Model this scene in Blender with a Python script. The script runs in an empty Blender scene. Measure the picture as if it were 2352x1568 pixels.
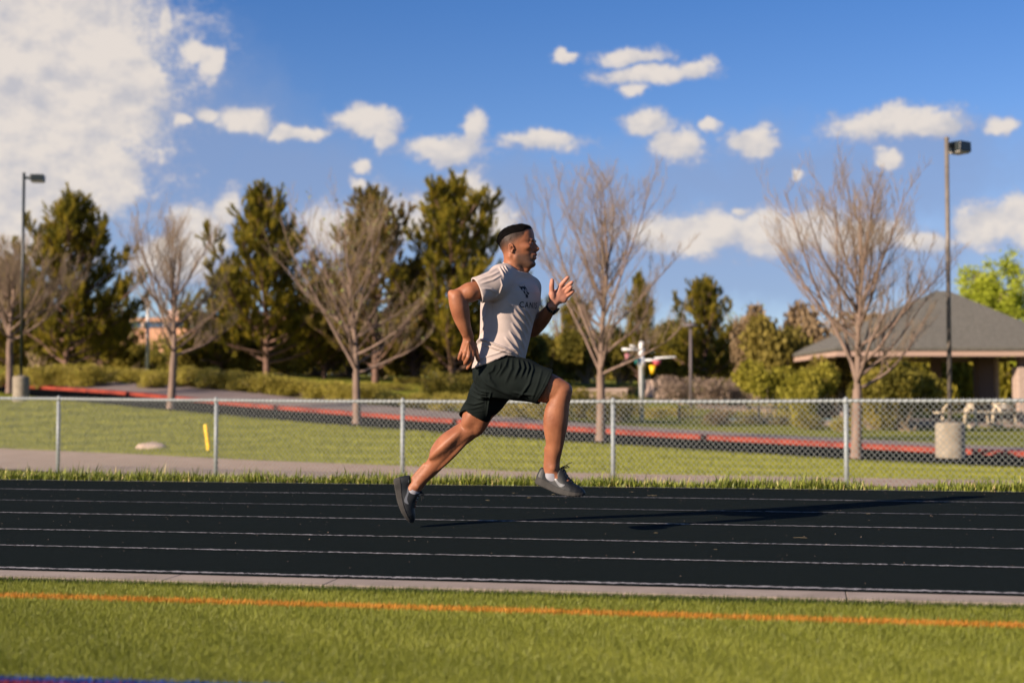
import bpy, bmesh, math, random
import numpy as np
from mathutils import Vector, Matrix, noise as mnoise
from mathutils.bvhtree import BVHTree

R = math.radians
S = bpy.context.scene
COL = S.collection

# ------------------------------------------------------------------ camera
F, CX, CY, HZ = 3267.0, 1176.0, 784.0, 915.0       # focal length and centre in 2352-wide picture units
PITCH = math.atan((HZ - CY) / F)
CAMZ = 0.704
cam_d = bpy.data.cameras.new('camera')
cam_d.lens = 50.0; cam_d.sensor_width = 36.0; cam_d.sensor_fit = 'HORIZONTAL'
cam_d.clip_start = 0.1; cam_d.clip_end = 4000
cam_d.dof.use_dof = True; cam_d.dof.focus_distance = 7.55; cam_d.dof.aperture_fstop = 2.1
cam = bpy.data.objects.new('camera', cam_d); COL.objects.link(cam)
cam.location = (0, 0, CAMZ); cam.rotation_euler = (R(90) + PITCH, 0, 0)
S.camera = cam

# ------------------------------------------------------------------ light
SUN_EL, SUN_DIR = 22.0, (0.81, 0.586)                # light travels towards +x +y (from behind the camera's left)
W = bpy.data.worlds.new('World'); S.world = W; W.use_nodes = True
# clouds as ellipses on the sky: (x, y, half width, half height) in picture units, warped by noise
CLOUD_PUFFS = [(90, 90, 330, 230), (60, 330, 290, 230), (180, 230, 230, 180), (60, 500, 190, 140), (230, 400, 110, 110), (-200, 300, 400, 500), (300, 180, 90, 120),
               (370, 45, 22, 35), (445, 105, 45, 30), (475, 140, 30, 45), (460, 530, 80, 75), (400, 590, 110, 60), (520, 480, 40, 50),
               (470, 262, 40, 22), (555, 275, 72, 42), (640, 305, 50, 22), (700, 308, 60, 15), (408, 265, 20, 16),
               (840, 278, 88, 42), (880, 310, 40, 35), (1085, 300, 40, 48), (1020, 345, 110, 32), (1250, 322, 100, 24), (1070, 450, 75, 60),
               (860, 460, 40, 45), (770, 530, 100, 60), (930, 500, 110, 60), (1090, 520, 110, 70), (830, 380, 22, 20), (815, 415, 16, 14),
               (1450, 122, 105, 22), (1500, 165, 140, 24), (1600, 155, 45, 28), (1458, 200, 45, 12), (1295, 125, 32, 12),
               (1490, 275, 65, 34), (1560, 325, 62, 45), (1635, 285, 38, 16), (1730, 325, 68, 38), (2030, 285, 130, 42), (2150, 280, 100, 36), (2040, 365, 28, 24),
               (2310, 290, 38, 20), (1850, 400, 20, 14), (1600, 535, 190, 50), (1800, 530, 190, 60), (1960, 545, 130, 45), (2110, 560, 90, 22), (1700, 480, 22, 14),
               (2270, 520, 80, 55), (2340, 500, 60, 55), (2420, 530, 90, 60)]
CLOUD_VEIL = [(420, 330, 300, 260), (640, 400, 330, 130), (1250, 460, 700, 120), (1900, 420, 700, 150), (1700, 620, 1200, 130), (600, 560, 500, 120), (2100, 330, 260, 70)]
SKY_RAMP = [(0.0, (.82, .82, .94, 1)), (0.28, (.80, .82, .98, 1)), (0.45, (.58, .73, .98, 1)), (0.65, (.43, .67, 1.0, 1)), (1.0, (.42, .70, 1.06, 1))]
def sky_world():
    nt = W.node_tree; nt.nodes.clear(); N = nt.nodes.new; L = nt.links.new
    out = N('ShaderNodeOutputWorld'); bg = N('ShaderNodeBackground'); bg.inputs[1].default_value = 0.066
    L(bg.outputs[0], out.inputs[0])
    sky = N('ShaderNodeTexSky'); sky.sky_type = 'NISHITA'; sky.sun_disc = False
    sky.sun_elevation = R(SUN_EL); sky.sun_rotation = math.atan2(-SUN_DIR[0], -SUN_DIR[1])
    sky.altitude = 1600; sky.air_density = 1.0; sky.dust_density = 0.35; sky.ozone_density = 2.2
    tc = N('ShaderNodeTexCoord'); sep = N('ShaderNodeSeparateXYZ'); L(tc.outputs['Generated'], sep.inputs[0])
    def math_(op, a, b=None, c=None, clamp=False):
        m = N('ShaderNodeMath'); m.operation = op; m.use_clamp = clamp
        for i, v in enumerate((a, b, c)):
            if v is None: continue
            if isinstance(v, (int, float)): m.inputs[i].default_value = v
            else: L(v, m.inputs[i])
        return m.outputs[0]
    az = math_('MULTIPLY', math_('ARCTAN2', sep.outputs[0], sep.outputs[1]), 57.29578)
    el = math_('MULTIPLY', math_('ARCSINE', sep.outputs[2]), 57.29578)
    # compress the side and rear sky so that the clouds there stay of the same kind
    cmb = N('ShaderNodeCombineXYZ'); L(az, cmb.inputs[0]); L(el, cmb.inputs[1])
    def noise(scale, detail, rough, vec, w=0.0, sc=(1, 1, 1)):
        mp = N('ShaderNodeMapping'); mp.inputs['Scale'].default_value = sc; mp.inputs['Location'].default_value = (w, w * .7, w)
        L(vec, mp.inputs[0]); n = N('ShaderNodeTexNoise'); n.inputs['Scale'].default_value = scale
        n.inputs['Detail'].default_value = detail; n.inputs['Roughness'].default_value = rough; L(mp.outputs[0], n.inputs[0]); return n
    wn = noise(0.55, 5, .55, cmb.outputs[0], 3.1)
    wsub = N('ShaderNodeVectorMath'); wsub.operation = 'SUBTRACT'; L(wn.outputs['Color'], wsub.inputs[0]); wsub.inputs[1].default_value = (.5, .5, .5)
    wsc = N('ShaderNodeVectorMath'); wsc.operation = 'SCALE'; L(wsub.outputs[0], wsc.inputs[0]); wsc.inputs['Scale'].default_value = 1.5
    wad = N('ShaderNodeVectorMath'); wad.operation = 'ADD'; L(cmb.outputs[0], wad.inputs[0]); L(wsc.outputs[0], wad.inputs[1])
    def dens(clouds, shift=None):
        cur = None; wv = wad.outputs[0]
        if shift:
            q_ = N('ShaderNodeVectorMath'); q_.operation = 'ADD'; L(wv, q_.inputs[0]); q_.inputs[1].default_value = (*shift, 0); wv = q_.outputs[0]
        for px, py, rx, ry in clouds:
            a = math.degrees(math.atan((px - CX) / F)); e = math.degrees(math.atan((HZ - py) / F * math.cos(math.radians(a))))
            s = N('ShaderNodeVectorMath'); s.operation = 'SUBTRACT'; L(wv, s.inputs[0]); s.inputs[1].default_value = (a, e, 0)
            k = math.degrees(1 / F)
            m = N('ShaderNodeVectorMath'); m.operation = 'MULTIPLY'; L(s.outputs[0], m.inputs[0]); m.inputs[1].default_value = (1 / (rx * 1.12 * k), 1 / (ry * 1.15 * k), 0)
            ln = N('ShaderNodeVectorMath'); ln.operation = 'LENGTH'; L(m.outputs[0], ln.inputs[0])
            cur = ln.outputs['Value'] if cur is None else math_('MINIMUM', cur, ln.outputs['Value'])
        return math_('SUBTRACT', 1.0, cur)
    def sstep(v, a, b):
        m = N('ShaderNodeMapRange'); m.interpolation_type = 'SMOOTHSTEP'; m.inputs[1].default_value = a; m.inputs[2].default_value = b; L(v, m.inputs[0]); return m.outputs[0]
    puffs = CLOUD_PUFFS; veil = CLOUD_VEIL
    D = dens(puffs)
    fb = noise(1.1, 9, .62, cmb.outputs[0], 7.7, (1, 1.25, 1)); fb2 = noise(.5, 7, .6, wad.outputs[0], 1.3)
    dd = math_('ADD', math_('MULTIPLY', D, 1.35), math_('MULTIPLY', math_('MULTIPLY', math_('SUBTRACT', fb.outputs['Fac'], .5), 1.9), math_('SUBTRACT', 1.0, math_('MULTIPLY', sstep(D, .12, .5), .85))))
    fb3 = noise(5.5, 5, .6, cmb.outputs[0], 2.2); dd = math_('ADD', dd, math_('MULTIPLY', math_('SUBTRACT', fb3.outputs['Fac'], .5), .75))
    cov = sstep(dd, -0.22, 0.72)
    # clouds elsewhere in the sky, outside the photographed part
    far = sstep(math_('ABSOLUTE', az), 26, 45)
    cov = math_('MAXIMUM', cov, math_('MULTIPLY', sstep(fb2.outputs['Fac'], .62, .8), far))
    V = dens(veil); vv = math_('ADD', V, math_('MULTIPLY', math_('SUBTRACT', fb2.outputs['Fac'], .5), .7))
    vcov = math_('MULTIPLY', sstep(vv, -.1, .75), .70)
    # cloud colour: cream where dense and lit, lavender in the hollows
    sh = noise(.42, 8, .6, cmb.outputs[0], 12.0, (1, 1.3, 1))
    def shifted(dx, dy): 
        v = N('ShaderNodeVectorMath'); v.operation = 'ADD'; L(cmb.outputs[0], v.inputs[0]); v.inputs[1].default_value = (dx, dy, 0); return v.outputs[0]
    e1 = math_('SUBTRACT', fb.outputs['Fac'], noise(1.1, 9, .62, shifted(-.22, .34), 7.7, (1, 1.25, 1)).outputs['Fac'])
    e2 = math_('SUBTRACT', sh.outputs['Fac'], noise(.42, 8, .6, shifted(-.35, .6), 12.0, (1, 1.3, 1)).outputs['Fac'])
    e3 = math_('SUBTRACT', D, dens(puffs, (-.10, .26)))
    emb = math_('ADD', math_('ADD', math_('MULTIPLY', e1, 1.2), math_('MULTIPLY', e2, 3.2)), math_('MULTIPLY', e3, .55))
    lit0 = sstep(math_('ADD', math_('ADD', math_('MULTIPLY', math_('ADD', math_('MULTIPLY', sh.outputs['Fac'], .6), math_('MULTIPLY', fb.outputs['Fac'], .45)), 1.15), math_('MULTIPLY', cov, .25)), math_('MULTIPLY', D, .14)), .45, 1.0)
    lit = math_('MULTIPLY', math_('ADD', math_('ADD', math_('MULTIPLY', lit0, .45), .30), emb, clamp=True), sstep(dd, -.1, .75), clamp=True)
    ccol = N('ShaderNodeMix'); ccol.data_type = 'RGBA'; L(lit, ccol.inputs['Factor'])
    shc = N('ShaderNodeMix'); shc.data_type = 'RGBA'; L(sstep(D, .10, .45), shc.inputs['Factor']); shc.inputs['A'].default_value = (2.9, 3.2, 4.4, 1); shc.inputs['B'].default_value = (4.35, 4.25, 4.5, 1); L(shc.outputs['Result'], ccol.inputs['A']); ccol.inputs['B'].default_value = (6.3, 5.7, 5.2, 1)
    # clear sky tint by elevation
    ramp = N('ShaderNodeValToRGB'); L(math_('DIVIDE', math_('MAXIMUM', el, 0.0), 24.0, clamp=True), ramp.inputs[0])
    el_ = ramp.color_ramp.elements
    el_[0].position = 0; el_[0].color = SKY_RAMP[0][1]; el_[1].position = 1; el_[1].color = SKY_RAMP[-1][1]
    for p_, c_ in SKY_RAMP[1:-1]:
        e_ = el_.new(p_); e_.color = c_
    mul = N('ShaderNodeMix'); mul.data_type = 'RGBA'; mul.blend_type = 'MULTIPLY'; mul.inputs['Factor'].default_value = 1
    L(sky.outputs[0], mul.inputs['A']); L(ramp.outputs[0], mul.inputs['B'])
    m0 = N('ShaderNodeMix'); m0.data_type = 'RGBA'; L(vcov, m0.inputs['Factor']); L(mul.outputs['Result'], m0.inputs['A']); m0.inputs['B'].default_value = (2.0, 2.7, 4.4, 1)
    m1 = N('ShaderNodeMix'); m1.data_type = 'RGBA'; L(math_('MULTIPLY', cov, .96), m1.inputs['Factor']); L(m0.outputs['Result'], m1.inputs['A']); L(ccol.outputs['Result'], m1.inputs['B'])
    L(m1.outputs['Result'], bg.inputs[0])
sky_world()

sun_d = bpy.data.lights.new('sun', 'SUN'); sun_d.energy = 4.9; sun_d.angle = R(0.6); sun_d.color = (1.0, .82, .65)
sun = bpy.data.objects.new('sun', sun_d); COL.objects.link(sun)
_c = math.cos(R(SUN_EL)); _n = math.hypot(*SUN_DIR)
sun.rotation_euler = Vector((SUN_DIR[0] / _n * _c, SUN_DIR[1] / _n * _c, -math.sin(R(SUN_EL)))).to_track_quat('-Z', 'Y').to_euler()
sun.location = (-10, -8, 8)
S.view_settings.view_transform = 'Standard'; S.view_settings.look = 'None'; S.view_settings.exposure = 0.96; S.view_settings.gamma = 1.0
S.render.engine = 'CYCLES'; S.cycles.use_denoising = True; S.cycles.max_bounces = 6; S.cycles.transparent_max_bounces = 12
S.render.film_transparent = False

# ------------------------------------------------------------------ helpers
def ray(px, py):
    a = (px - CX) / F; b = (CY - py) / F
    return Vector((a, math.cos(PITCH) - b * math.sin(PITCH), math.sin(PITCH) + b * math.cos(PITCH)))
def P(px, py, Y):
    d = ray(px, py); return Vector((0, 0, CAMZ)) + d * (Y / d.y)

def tag(o, label=None, cat=None, group=None, kind=None):
    if label: o['label'] = label
    if cat: o['category'] = cat
    if group: o['group'] = group
    if kind: o['kind'] = kind
    return o
def empty(name, loc=(0, 0, 0), label=None, cat=None, group=None, rz=0):
    o = bpy.data.objects.new(name, None); COL.objects.link(o); o.location = loc; o.rotation_euler = (0, 0, rz); o.empty_display_size = .2
    return tag(o, label, cat, group)
def mesh_obj(name, verts, faces, mat, parent=None, smooth=False):
    me = bpy.data.meshes.new(name); me.from_pydata([tuple(v) for v in verts], [], [tuple(f) for f in faces]); me.update()
    o = bpy.data.objects.new(name, me); COL.objects.link(o)
    if mat: me.materials.append(mat)
    if smooth: me.shade_smooth()
    if parent: o.parent = parent
    return o
def np_mesh(name, V, T, mat, parent=None, smooth=False, n=3):
    """fast mesh from arrays; T has n corners per face"""
    V = np.ascontiguousarray(V, np.float32); T = np.ascontiguousarray(T, np.int32)
    me = bpy.data.meshes.new(name); me.vertices.add(len(V)); me.vertices.foreach_set('co', V.ravel())
    me.loops.add(T.size); me.loops.foreach_set('vertex_index', T.ravel()); me.polygons.add(len(T))
    me.polygons.foreach_set('loop_start', np.arange(0, T.size, n, dtype=np.int32)); me.update(calc_edges=True); me.validate()
    if mat: me.materials.append(mat)
    if smooth: me.shade_smooth()
    o = bpy.data.objects.new(name, me); COL.objects.link(o)
    if parent: o.parent = parent
    return o
class MB:
    """collects simple solids into one mesh"""
    def __init__(s): s.v = []; s.f = []
    def add(s, v, f):
        b = len(s.v); s.v += [tuple(x) for x in v]; s.f += [tuple(i + b for i in q) for q in f]
    def box(s, c, d, rz=0.0, M=None, taper=1.0):
        x, y, z = d[0] / 2, d[1] / 2, d[2] / 2; cs, sn = math.cos(rz), math.sin(rz); vs = []
        for sz in (-1, 1):
            t = taper if sz > 0 else 1
            for sx, sy in ((-1, -1), (1, -1), (1, 1), (-1, 1)):
                a, b = sx * x * t, sy * y * t; v = Vector((a * cs - b * sn + c[0], a * sn + b * cs + c[1], sz * z + c[2])); vs.append(M @ v if M else v)
        s.add(vs, [(3, 2, 1, 0), (4, 5, 6, 7), (0, 1, 5, 4), (1, 2, 6, 5), (2, 3, 7, 6), (3, 0, 4, 7)])
    def tube(s, pts, rad, n=8, cap=True):
        pts = [Vector(p) for p in pts]; rad = rad if isinstance(rad, (list, tuple)) else [rad] * len(pts); b = len(s.v); up = None
        for i, p in enumerate(pts):
            t = (pts[min(i + 1, len(pts) - 1)] - pts[max(i - 1, 0)]).normalized()
            if up is None: up = t.orthogonal().normalized()
            up = (up - t * up.dot(t)).normalized(); w = t.cross(up)
            for k in range(n):
                a = 2 * math.pi * k / n; s.v.append(tuple(p + (up * math.cos(a) + w * math.sin(a)) * rad[i]))
        for i in range(len(pts) - 1):
            for k in range(n):
                k2 = (k + 1) % n; s.f.append((b + i * n + k, b + i * n + k2, b + (i + 1) * n + k2, b + (i + 1) * n + k))
        if cap:
            s.f.append(tuple(b + k for k in reversed(range(n)))); s.f.append(tuple(b + (len(pts) - 1) * n + k for k in range(n)))
    def lathe(s, c, prof, n=24):
        b = len(s.v); c = Vector(c)
        for r, z in prof:
            for k in range(n): a = 2 * math.pi * k / n; s.v.append(tuple(c + Vector((r * math.cos(a), r * math.sin(a), z))))
        for i in range(len(prof) - 1):
            for k in range(n): k2 = (k + 1) % n; s.f.append((b + i * n + k, b + i * n + k2, b + (i + 1) * n + k2, b + (i + 1) * n + k))
        s.f.append(tuple(b + k for k in reversed(range(n)))); s.f.append(tuple(b + (len(prof) - 1) * n + k for k in range(n)))
    def build(s, name, mat, parent=None, smooth=False, bevel=0):
        o = mesh_obj(name, s.v, s.f, mat, parent, smooth)
        if bevel:
            m = o.modifiers.new('bevel', 'BEVEL'); m.width = bevel; m.segments = 2; m.limit_method = 'ANGLE'
        return o

def material(name, c1, c2=None, scale=8.0, detail=5, rough=.8, bump=0.0, bscale=None, spec=.3, stretch=(1, 1, 1), lo=.35, hi=.65, c3=None, coords='Object', sss=0, metal=0, bdist=.01, trans=0, objvar=0):
    m = bpy.data.materials.new(name); m.use_nodes = True; nt = m.node_tree; bs = nt.nodes['Principled BSDF']; N = nt.nodes.new; L = nt.links.new
    bs.inputs['Roughness'].default_value = rough; bs.inputs['Specular IOR Level'].default_value = spec; bs.inputs['Metallic'].default_value = metal
    bs.inputs['Base Color'].default_value = (*c1, 1)
    tc = N('ShaderNodeTexCoord'); mp = N('ShaderNodeMapping'); mp.inputs['Scale'].default_value = stretch; L(tc.outputs[coords], mp.inputs[0])
    if c2:
        n = N('ShaderNodeTexNoise'); n.inputs['Scale'].default_value = scale; n.inputs['Detail'].default_value = detail; L(mp.outputs[0], n.inputs[0])
        r = N('ShaderNodeValToRGB'); e = r.color_ramp.elements; e[0].position = lo; e[1].position = hi; e[0].color = (*c1, 1); e[1].color = (*c2, 1)
        if c3: x = e.new((lo + hi) / 2); x.color = (*c3, 1)
        L(n.outputs['Fac'], r.inputs[0]); L(r.outputs[0], bs.inputs['Base Color'])
        if objvar:
            oi = N('ShaderNodeObjectInfo'); hs = N('ShaderNodeHueSaturation'); mr = N('ShaderNodeMapRange'); mr.inputs[3].default_value = 1 - objvar; mr.inputs[4].default_value = 1 + objvar
            L(oi.outputs['Random'], mr.inputs[0]); L(mr.outputs[0], hs.inputs['Value']); L(r.outputs[0], hs.inputs['Color']); L(hs.outputs[0], bs.inputs['Base Color'])
    if bump:
        n2 = N('ShaderNodeTexNoise'); n2.inputs['Scale'].default_value = bscale or scale * 4; n2.inputs['Detail'].default_value = 6; L(mp.outputs[0], n2.inputs[0])
        b = N('ShaderNodeBump'); b.inputs['Strength'].default_value = bump; b.inputs['Distance'].default_value = bdist; L(n2.outputs['Fac'], b.inputs['Height']); L(b.outputs[0], bs.inputs['Normal'])
    if sss:
        bs.inputs['Subsurface Weight'].default_value = sss; bs.inputs['Subsurface Scale'].default_value = .01
    if trans:
        tr = N('ShaderNodeBsdfTranslucent'); mx = N('ShaderNodeMixShader'); mx.inputs[0].default_value = trans
        src = bs.inputs['Base Color'].links[0].from_socket if bs.inputs['Base Color'].links else None
        if src: L(src, tr.inputs[0])
        else: tr.inputs[0].default_value = (*c1, 1)
        L(bs.outputs[0], mx.inputs[1]); L(tr.outputs[0], mx.inputs[2]); L(mx.outputs[0], nt.nodes['Material Output'].inputs[0])
    return m
# ------------------------------------------------------------------ ground shape
TH = R(11.25); TN = np.array([math.sin(TH), math.cos(TH)]); TD = np.array([math.cos(TH), -math.sin(TH)])   # across / along the track
LANES = [10.80, 9.826, 8.882, 8.012, 7.098, 6.379, 5.576]       # distance of each painted line from the camera
Q_OUT = 10.86; SLOPE = .01
U = np.array([-.773, .634]); NN = np.array([.634, .773]); O2 = np.array([9.0, 25.0])      # along / across the road
GS = [-40, -10, 0, 3.4, 9.85, 17.7, 25.1, 32.8, 45, 60, 90]; GZ = [-.75, -.62, -.53, -.474, -.275, .024, .386, .845, 1.35, 1.7, 1.9]
ZF = -.516
def track_z(q): return SLOPE * (q - 7.85)
def terrain(X, Y):
    X = np.asarray(X, float); Y = np.asarray(Y, float)
    q = X * TN[0] + Y * TN[1]; s = (X - O2[0]) * U[0] + (Y - O2[1]) * U[1]; n = (X - O2[0]) * NN[0] + (Y - O2[1]) * NN[1]
    w = np.clip((q - Q_OUT - .30) / 2.6, 0, 1); w = w * w * (3 - 2 * w)
    base = track_z(np.minimum(q, Q_OUT)) - .03
    z = base * (1 - w) + ZF * w
    w3 = np.clip(1 + n / 9.0, 0, 1) ** 1.15
    return z + (np.interp(s, GS, GZ) - ZF) * w3 * w + .075 * np.clip(n - 4.3, 0, 8) * np.clip((s - 14) / 16, 0, 1)
def ground_hit(px, py, lo=11.5, hi=140):
    d = ray(px, py); Y = lo
    while Y < hi:
        p = P(px, py, Y)
        if p.z <= float(terrain(p.x, p.y)) and Y > 14: return p
        Y += .05
    return P(px, py, hi)
def on_ground(x, y, dz=0.0): return Vector((x, y, float(terrain(x, y)) + dz))
def tq(along, q, dz=0.0):
    """a point on the track plane from its along / across coordinates"""
    xy = TD * along + TN * q; return Vector((xy[0], xy[1], track_z(q) + dz))
def qpix(px, py):
    d = ray(px, py); dn = d.x * TN[0] + d.y * TN[1]
    k = (-7.85 * SLOPE - CAMZ) / (d.z - SLOPE * dn); return k * dn

# ------------------------------------------------------------------ ground materials
m_lawn = material('lawn', (.17, .18, .02), (.24, .235, .032), scale=.55, detail=10, rough=.9, bump=.9, bscale=45, bdist=.04, c3=(.20, .21, .025), stretch=(1, 1.6, 1), lo=.3, hi=.7, spec=.1)
m_path = material('path_concrete', (.31, .225, .165), (.38, .28, .21), scale=2.0, rough=.9, bump=.3, bscale=60, spec=.2)
m_walk = material('sidewalk_concrete', (.19, .15, .135), (.24, .19, .17), scale=1.2, rough=.9, bump=.3, bscale=60, spec=.2)
m_asph = material('asphalt', (.0045, .0055, .006), (.008, .009, .010), scale=3, rough=1, spec=.0)
m_redkerb = material('red_kerb_paint', (.26, .042, .022), (.12, .018, .014), scale=2.2, rough=.7, lo=.45, hi=.72, detail=8, spec=.2)

def grid_mesh(name, xs, ys, mat, zf):
    X, Y = np.meshgrid(xs, ys); Z = zf(X, Y); V = np.stack([X, Y, Z], -1).reshape(-1, 3); nx, ny = len(xs), len(ys)
    i = (np.arange(ny - 1)[:, None] * nx + np.arange(nx - 1)[None]).ravel()
    return np_mesh(name, V, np.stack([i, i + 1, i + nx + 1, i + nx], 1), mat, n=4, smooth=True)
xs = np.concatenate([[-900, -500, -250, -140, -100, -80, -66], np.arange(-56, 45, .8), [50, 60, 75, 100, 140, 250, 500, 900]])
ys = np.concatenate([[-60, -30, -10, 0], np.arange(2, 26, .3), np.arange(26, 80, .9), [85, 95, 110, 140, 200, 320, 550, 1200]])
tag(grid_mesh('ground', xs, ys, m_lawn, lambda X, Y: terrain(X, Y) - .006), kind='structure')

def strip(name, a, b, mat, zf, sub=2.0, dz=.02, kind='structure'):
    """ribbon between two polylines a and b (lists of xy), draped with zf"""
    def res(pl, n):
        pl = np.array(pl, float); d = np.r_[0, np.cumsum(np.hypot(*np.diff(pl, axis=0).T))]; t = np.linspace(0, d[-1], n); return np.stack([np.interp(t, d, pl[:, 0]), np.interp(t, d, pl[:, 1])], 1)
    L_ = np.hypot(*np.diff(np.array(a, float), axis=0).T).sum(); n = max(2, int(L_ / sub * 2)); A = res(a, n); B = res(b, n); k = 5
    V = []
    for t in np.linspace(0, 1, k):
        C = A * (1 - t) + B * t; V.append(np.c_[C, zf(C[:, 0], C[:, 1]) + dz])
    V = np.concatenate(V); i = (np.arange(k - 1)[:, None] * n + np.arange(n - 1)[None]).ravel()
    return tag(np_mesh(name, V, np.stack([i, i + 1, i + n + 1, i + n], 1), mat, n=4, smooth=True), kind=kind)
# walkway behind the fence
pe = [ground_hit(*p) for p in ((0, 1032), (300, 1045), (588, 1060), (905, 1072), (1176, 1086), (1470, 1092), (1764, 1097), (2352, 1108))]
pe = [(p.x, p.y) for p in pe]; d0 = np.array(pe[1]) - np.array(pe[0]); d0 /= np.linalg.norm(d0)
pe = [tuple(np.array(pe[0]) - d0 * 25)] + pe + [tuple(np.array(pe[-1]) + np.array([20., -7.]))]
pn = [(x - 1.2, y - 4.6) for x, y in pe]
strip('walkway', pn, pe, m_path, terrain, .6, .025)
# road, kerb, sidewalk
def road_pt(s, n): return tuple(O2 + U * s + NN * n)
strip('road', [road_pt(-45, 0), road_pt(75, 0)], [road_pt(-45, 4.0), road_pt(75, 4.0)], m_asph, terrain, .8, .03)
strip('sidewalk', [road_pt(-45, 4.3), road_pt(75, 4.3)], [road_pt(-45, 6.9), road_pt(75, 6.9)], m_walk, terrain, .8, .11)
kv, kf = [], []; ss = np.arange(-45, 75.1, .75)
for i, s in enumerate(ss):
    for n_, dz in ((4.0, -.1), (4.0, .085), (4.03, .110), (4.3, .114), (4.32, -.1)):
        x, y = road_pt(s, n_); kv.append((x, y, float(terrain(*road_pt(s, 4.1))) + .03 + dz))
    if i:
        for k in range(4): a = (i - 1) * 5 + k; kf.append((a, a + 1, a + 6, a + 5))
tag(mesh_obj('red_kerb', kv, kf, m_redkerb), kind='structure')
# ------------------------------------------------------------------ running track
def track_material():
    m = material('track_rubber', (.0050, .0080, .0076), (.0125, .0175, .0165), scale=160, detail=4, rough=1.0, bump=.9, bscale=330, bdist=.006, spec=.03, lo=.4, hi=.62)
    return m
m_track = track_material()
def line_material(name, c, lo, hi, sc=140):
    """worn paint: flakes off in grains, the track shows between"""
    m = bpy.data.materials.new(name); m.use_nodes = True; nt = m.node_tree; bs = nt.nodes['Principled BSDF']; N = nt.nodes.new; L = nt.links.new
    tc = N('ShaderNodeTexCoord'); n = N('ShaderNodeTexNoise'); n.inputs['Scale'].default_value = sc; n.inputs['Detail'].default_value = 3; L(tc.outputs['Object'], n.inputs[0])
    r = N('ShaderNodeValToRGB'); r.color_ramp.elements[0].position = lo; r.color_ramp.elements[1].position = hi
    r.color_ramp.elements[0].color = (.012, .015, .017, 1); r.color_ramp.elements[1].color = (*c, 1); L(n.outputs['Fac'], r.inputs[0]); L(r.outputs[0], bs.inputs['Base Color'])
    bs.inputs['Roughness'].default_value = .8; return m
def band(name, q0, q1, mat, dz, a0=-9, a1=9, n=240, jag=0.0, kind='structure', seed=0):
    rng = np.random.default_rng(seed); al = np.linspace(a0, a1, n); V = []
    for q in (q0, q1):
        qq = q + rng.normal(0, jag, n) if jag else np.full(n, q)
        xy = TD[None] * al[:, None] + TN[None] * qq[:, None]; V.append(np.c_[xy, track_z(qq) + dz])
    V = np.concatenate(V); i = np.arange(n - 1)
    return tag(np_mesh(name, V, np.stack([i, i + 1, i + n + 1, i + n], 1), mat, n=4), kind=kind)
Q_IN = LANES[-1] - .035
band('running_track', Q_IN, Q_OUT, m_track, 0.0, -40, 40, 400)
for i, q in enumerate(LANES):
    w = .025 if i < 6 else .030; last = i == 6; first = i == 0
    if last: q += .02
    mat = line_material('lane_paint_%s' % 'abcdefg'[i], (.34, .325, .325) if not first else (.30, .29, .29), (.34, .36, .42, .34, .35, .33, .28)[i] + .05, (.60, .58, .64, .56, .57, .55, .5)[i], 150)
    band('lane_line', q - w / 2, q + w / 2, mat, .004, -40, 40, 6000, jag=.006, seed=i)
# concrete border between the track and the turf
QC1 = Q_IN - .022; QC0 = (qpix(0, 1326) + qpix(1176, 1358.5) + qpix(2352, 1381)) / 3
m_kerb = material('border_concrete', (.265, .215, .175), (.33, .27, .22), scale=5, rough=.85, bump=.35, bscale=90, spec=.25, bdist=.004)
def tbox(mbx, a0, a1, q0, q1, z0, z1):
    v = [tuple(tq(a, q, z)) for z in (z0, z1) for a, q in ((a0, q0), (a1, q0), (a1, q1), (a0, q1))]
    mbx.add(v, [(3, 2, 1, 0), (4, 5, 6, 7), (0, 1, 5, 4), (1, 2, 6, 5), (2, 3, 7, 6), (3, 0, 4, 7)])
mb = MB(); a = -12.87
def along(px, q):                                     # along-track coordinate seen at picture x for offset q
    best = min(np.linspace(-14, 14, 5601), key=lambda t: abs(CX + F * (TD[0] * t + TN[0] * q) / (TD[1] * t + TN[1] * q) - px)); return float(best)
jn = [along(p, QC0) for p in (378, 745, 1941)]; cuts = sorted([jn[1] - 3.0 * k for k in range(1, 6)] + [jn[0] + .0, jn[1], jn[2]] + [jn[2] + 3 * k for k in (1, 2, 3)])
cuts = sorted(set(round(c, 3) for c in cuts))
for c0, c1 in zip(cuts[:-1], cuts[1:]): tbox(mb, c0 + .002, c1 - .002, QC0, QC1, -.15, .003)
tag(mb.build('concrete_border', m_kerb, bevel=.002), kind='structure')
tag(band('border_bed', QC0 + .002, QC1 - .002, m_asph, -.01), kind='structure')

# specks and bits of straw on the track
rng = np.random.default_rng(5); V, T = [], []
nb = 520
for i in range(nb):
    q = Q_IN + .1 + (Q_OUT - Q_IN - .12) * rng.random() ** .8; al = rng.uniform(-7.5, 2.6); s = rng.uniform(.0009, .0024) * (1.7 if rng.random() < .08 else 1)
    c = np.array(tq(al, q, s * .6)); b = len(V)
    ds = np.array([(1, 0, 0), (-1, 0, 0), (0, 1, 0), (0, -1, 0), (0, 0, 1), (0, 0, -1)]) * (s * rng.uniform(.6, 1.4, (6, 1)))
    V += list(c + ds); T += [(b + i0, b + i1, b + i2) for i0, i1, i2 in ((0, 2, 4), (2, 1, 4), (1, 3, 4), (3, 0, 4), (2, 0, 5), (1, 2, 5), (3, 1, 5), (0, 3, 5))]
m_speck = material('grit', (.30, .24, .19), (.20, .13, .10), scale=3, rough=.8)
tag(np_mesh('grit', np.array(V), np.array(T), m_speck), kind='stuff')
mb = MB()
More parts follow.
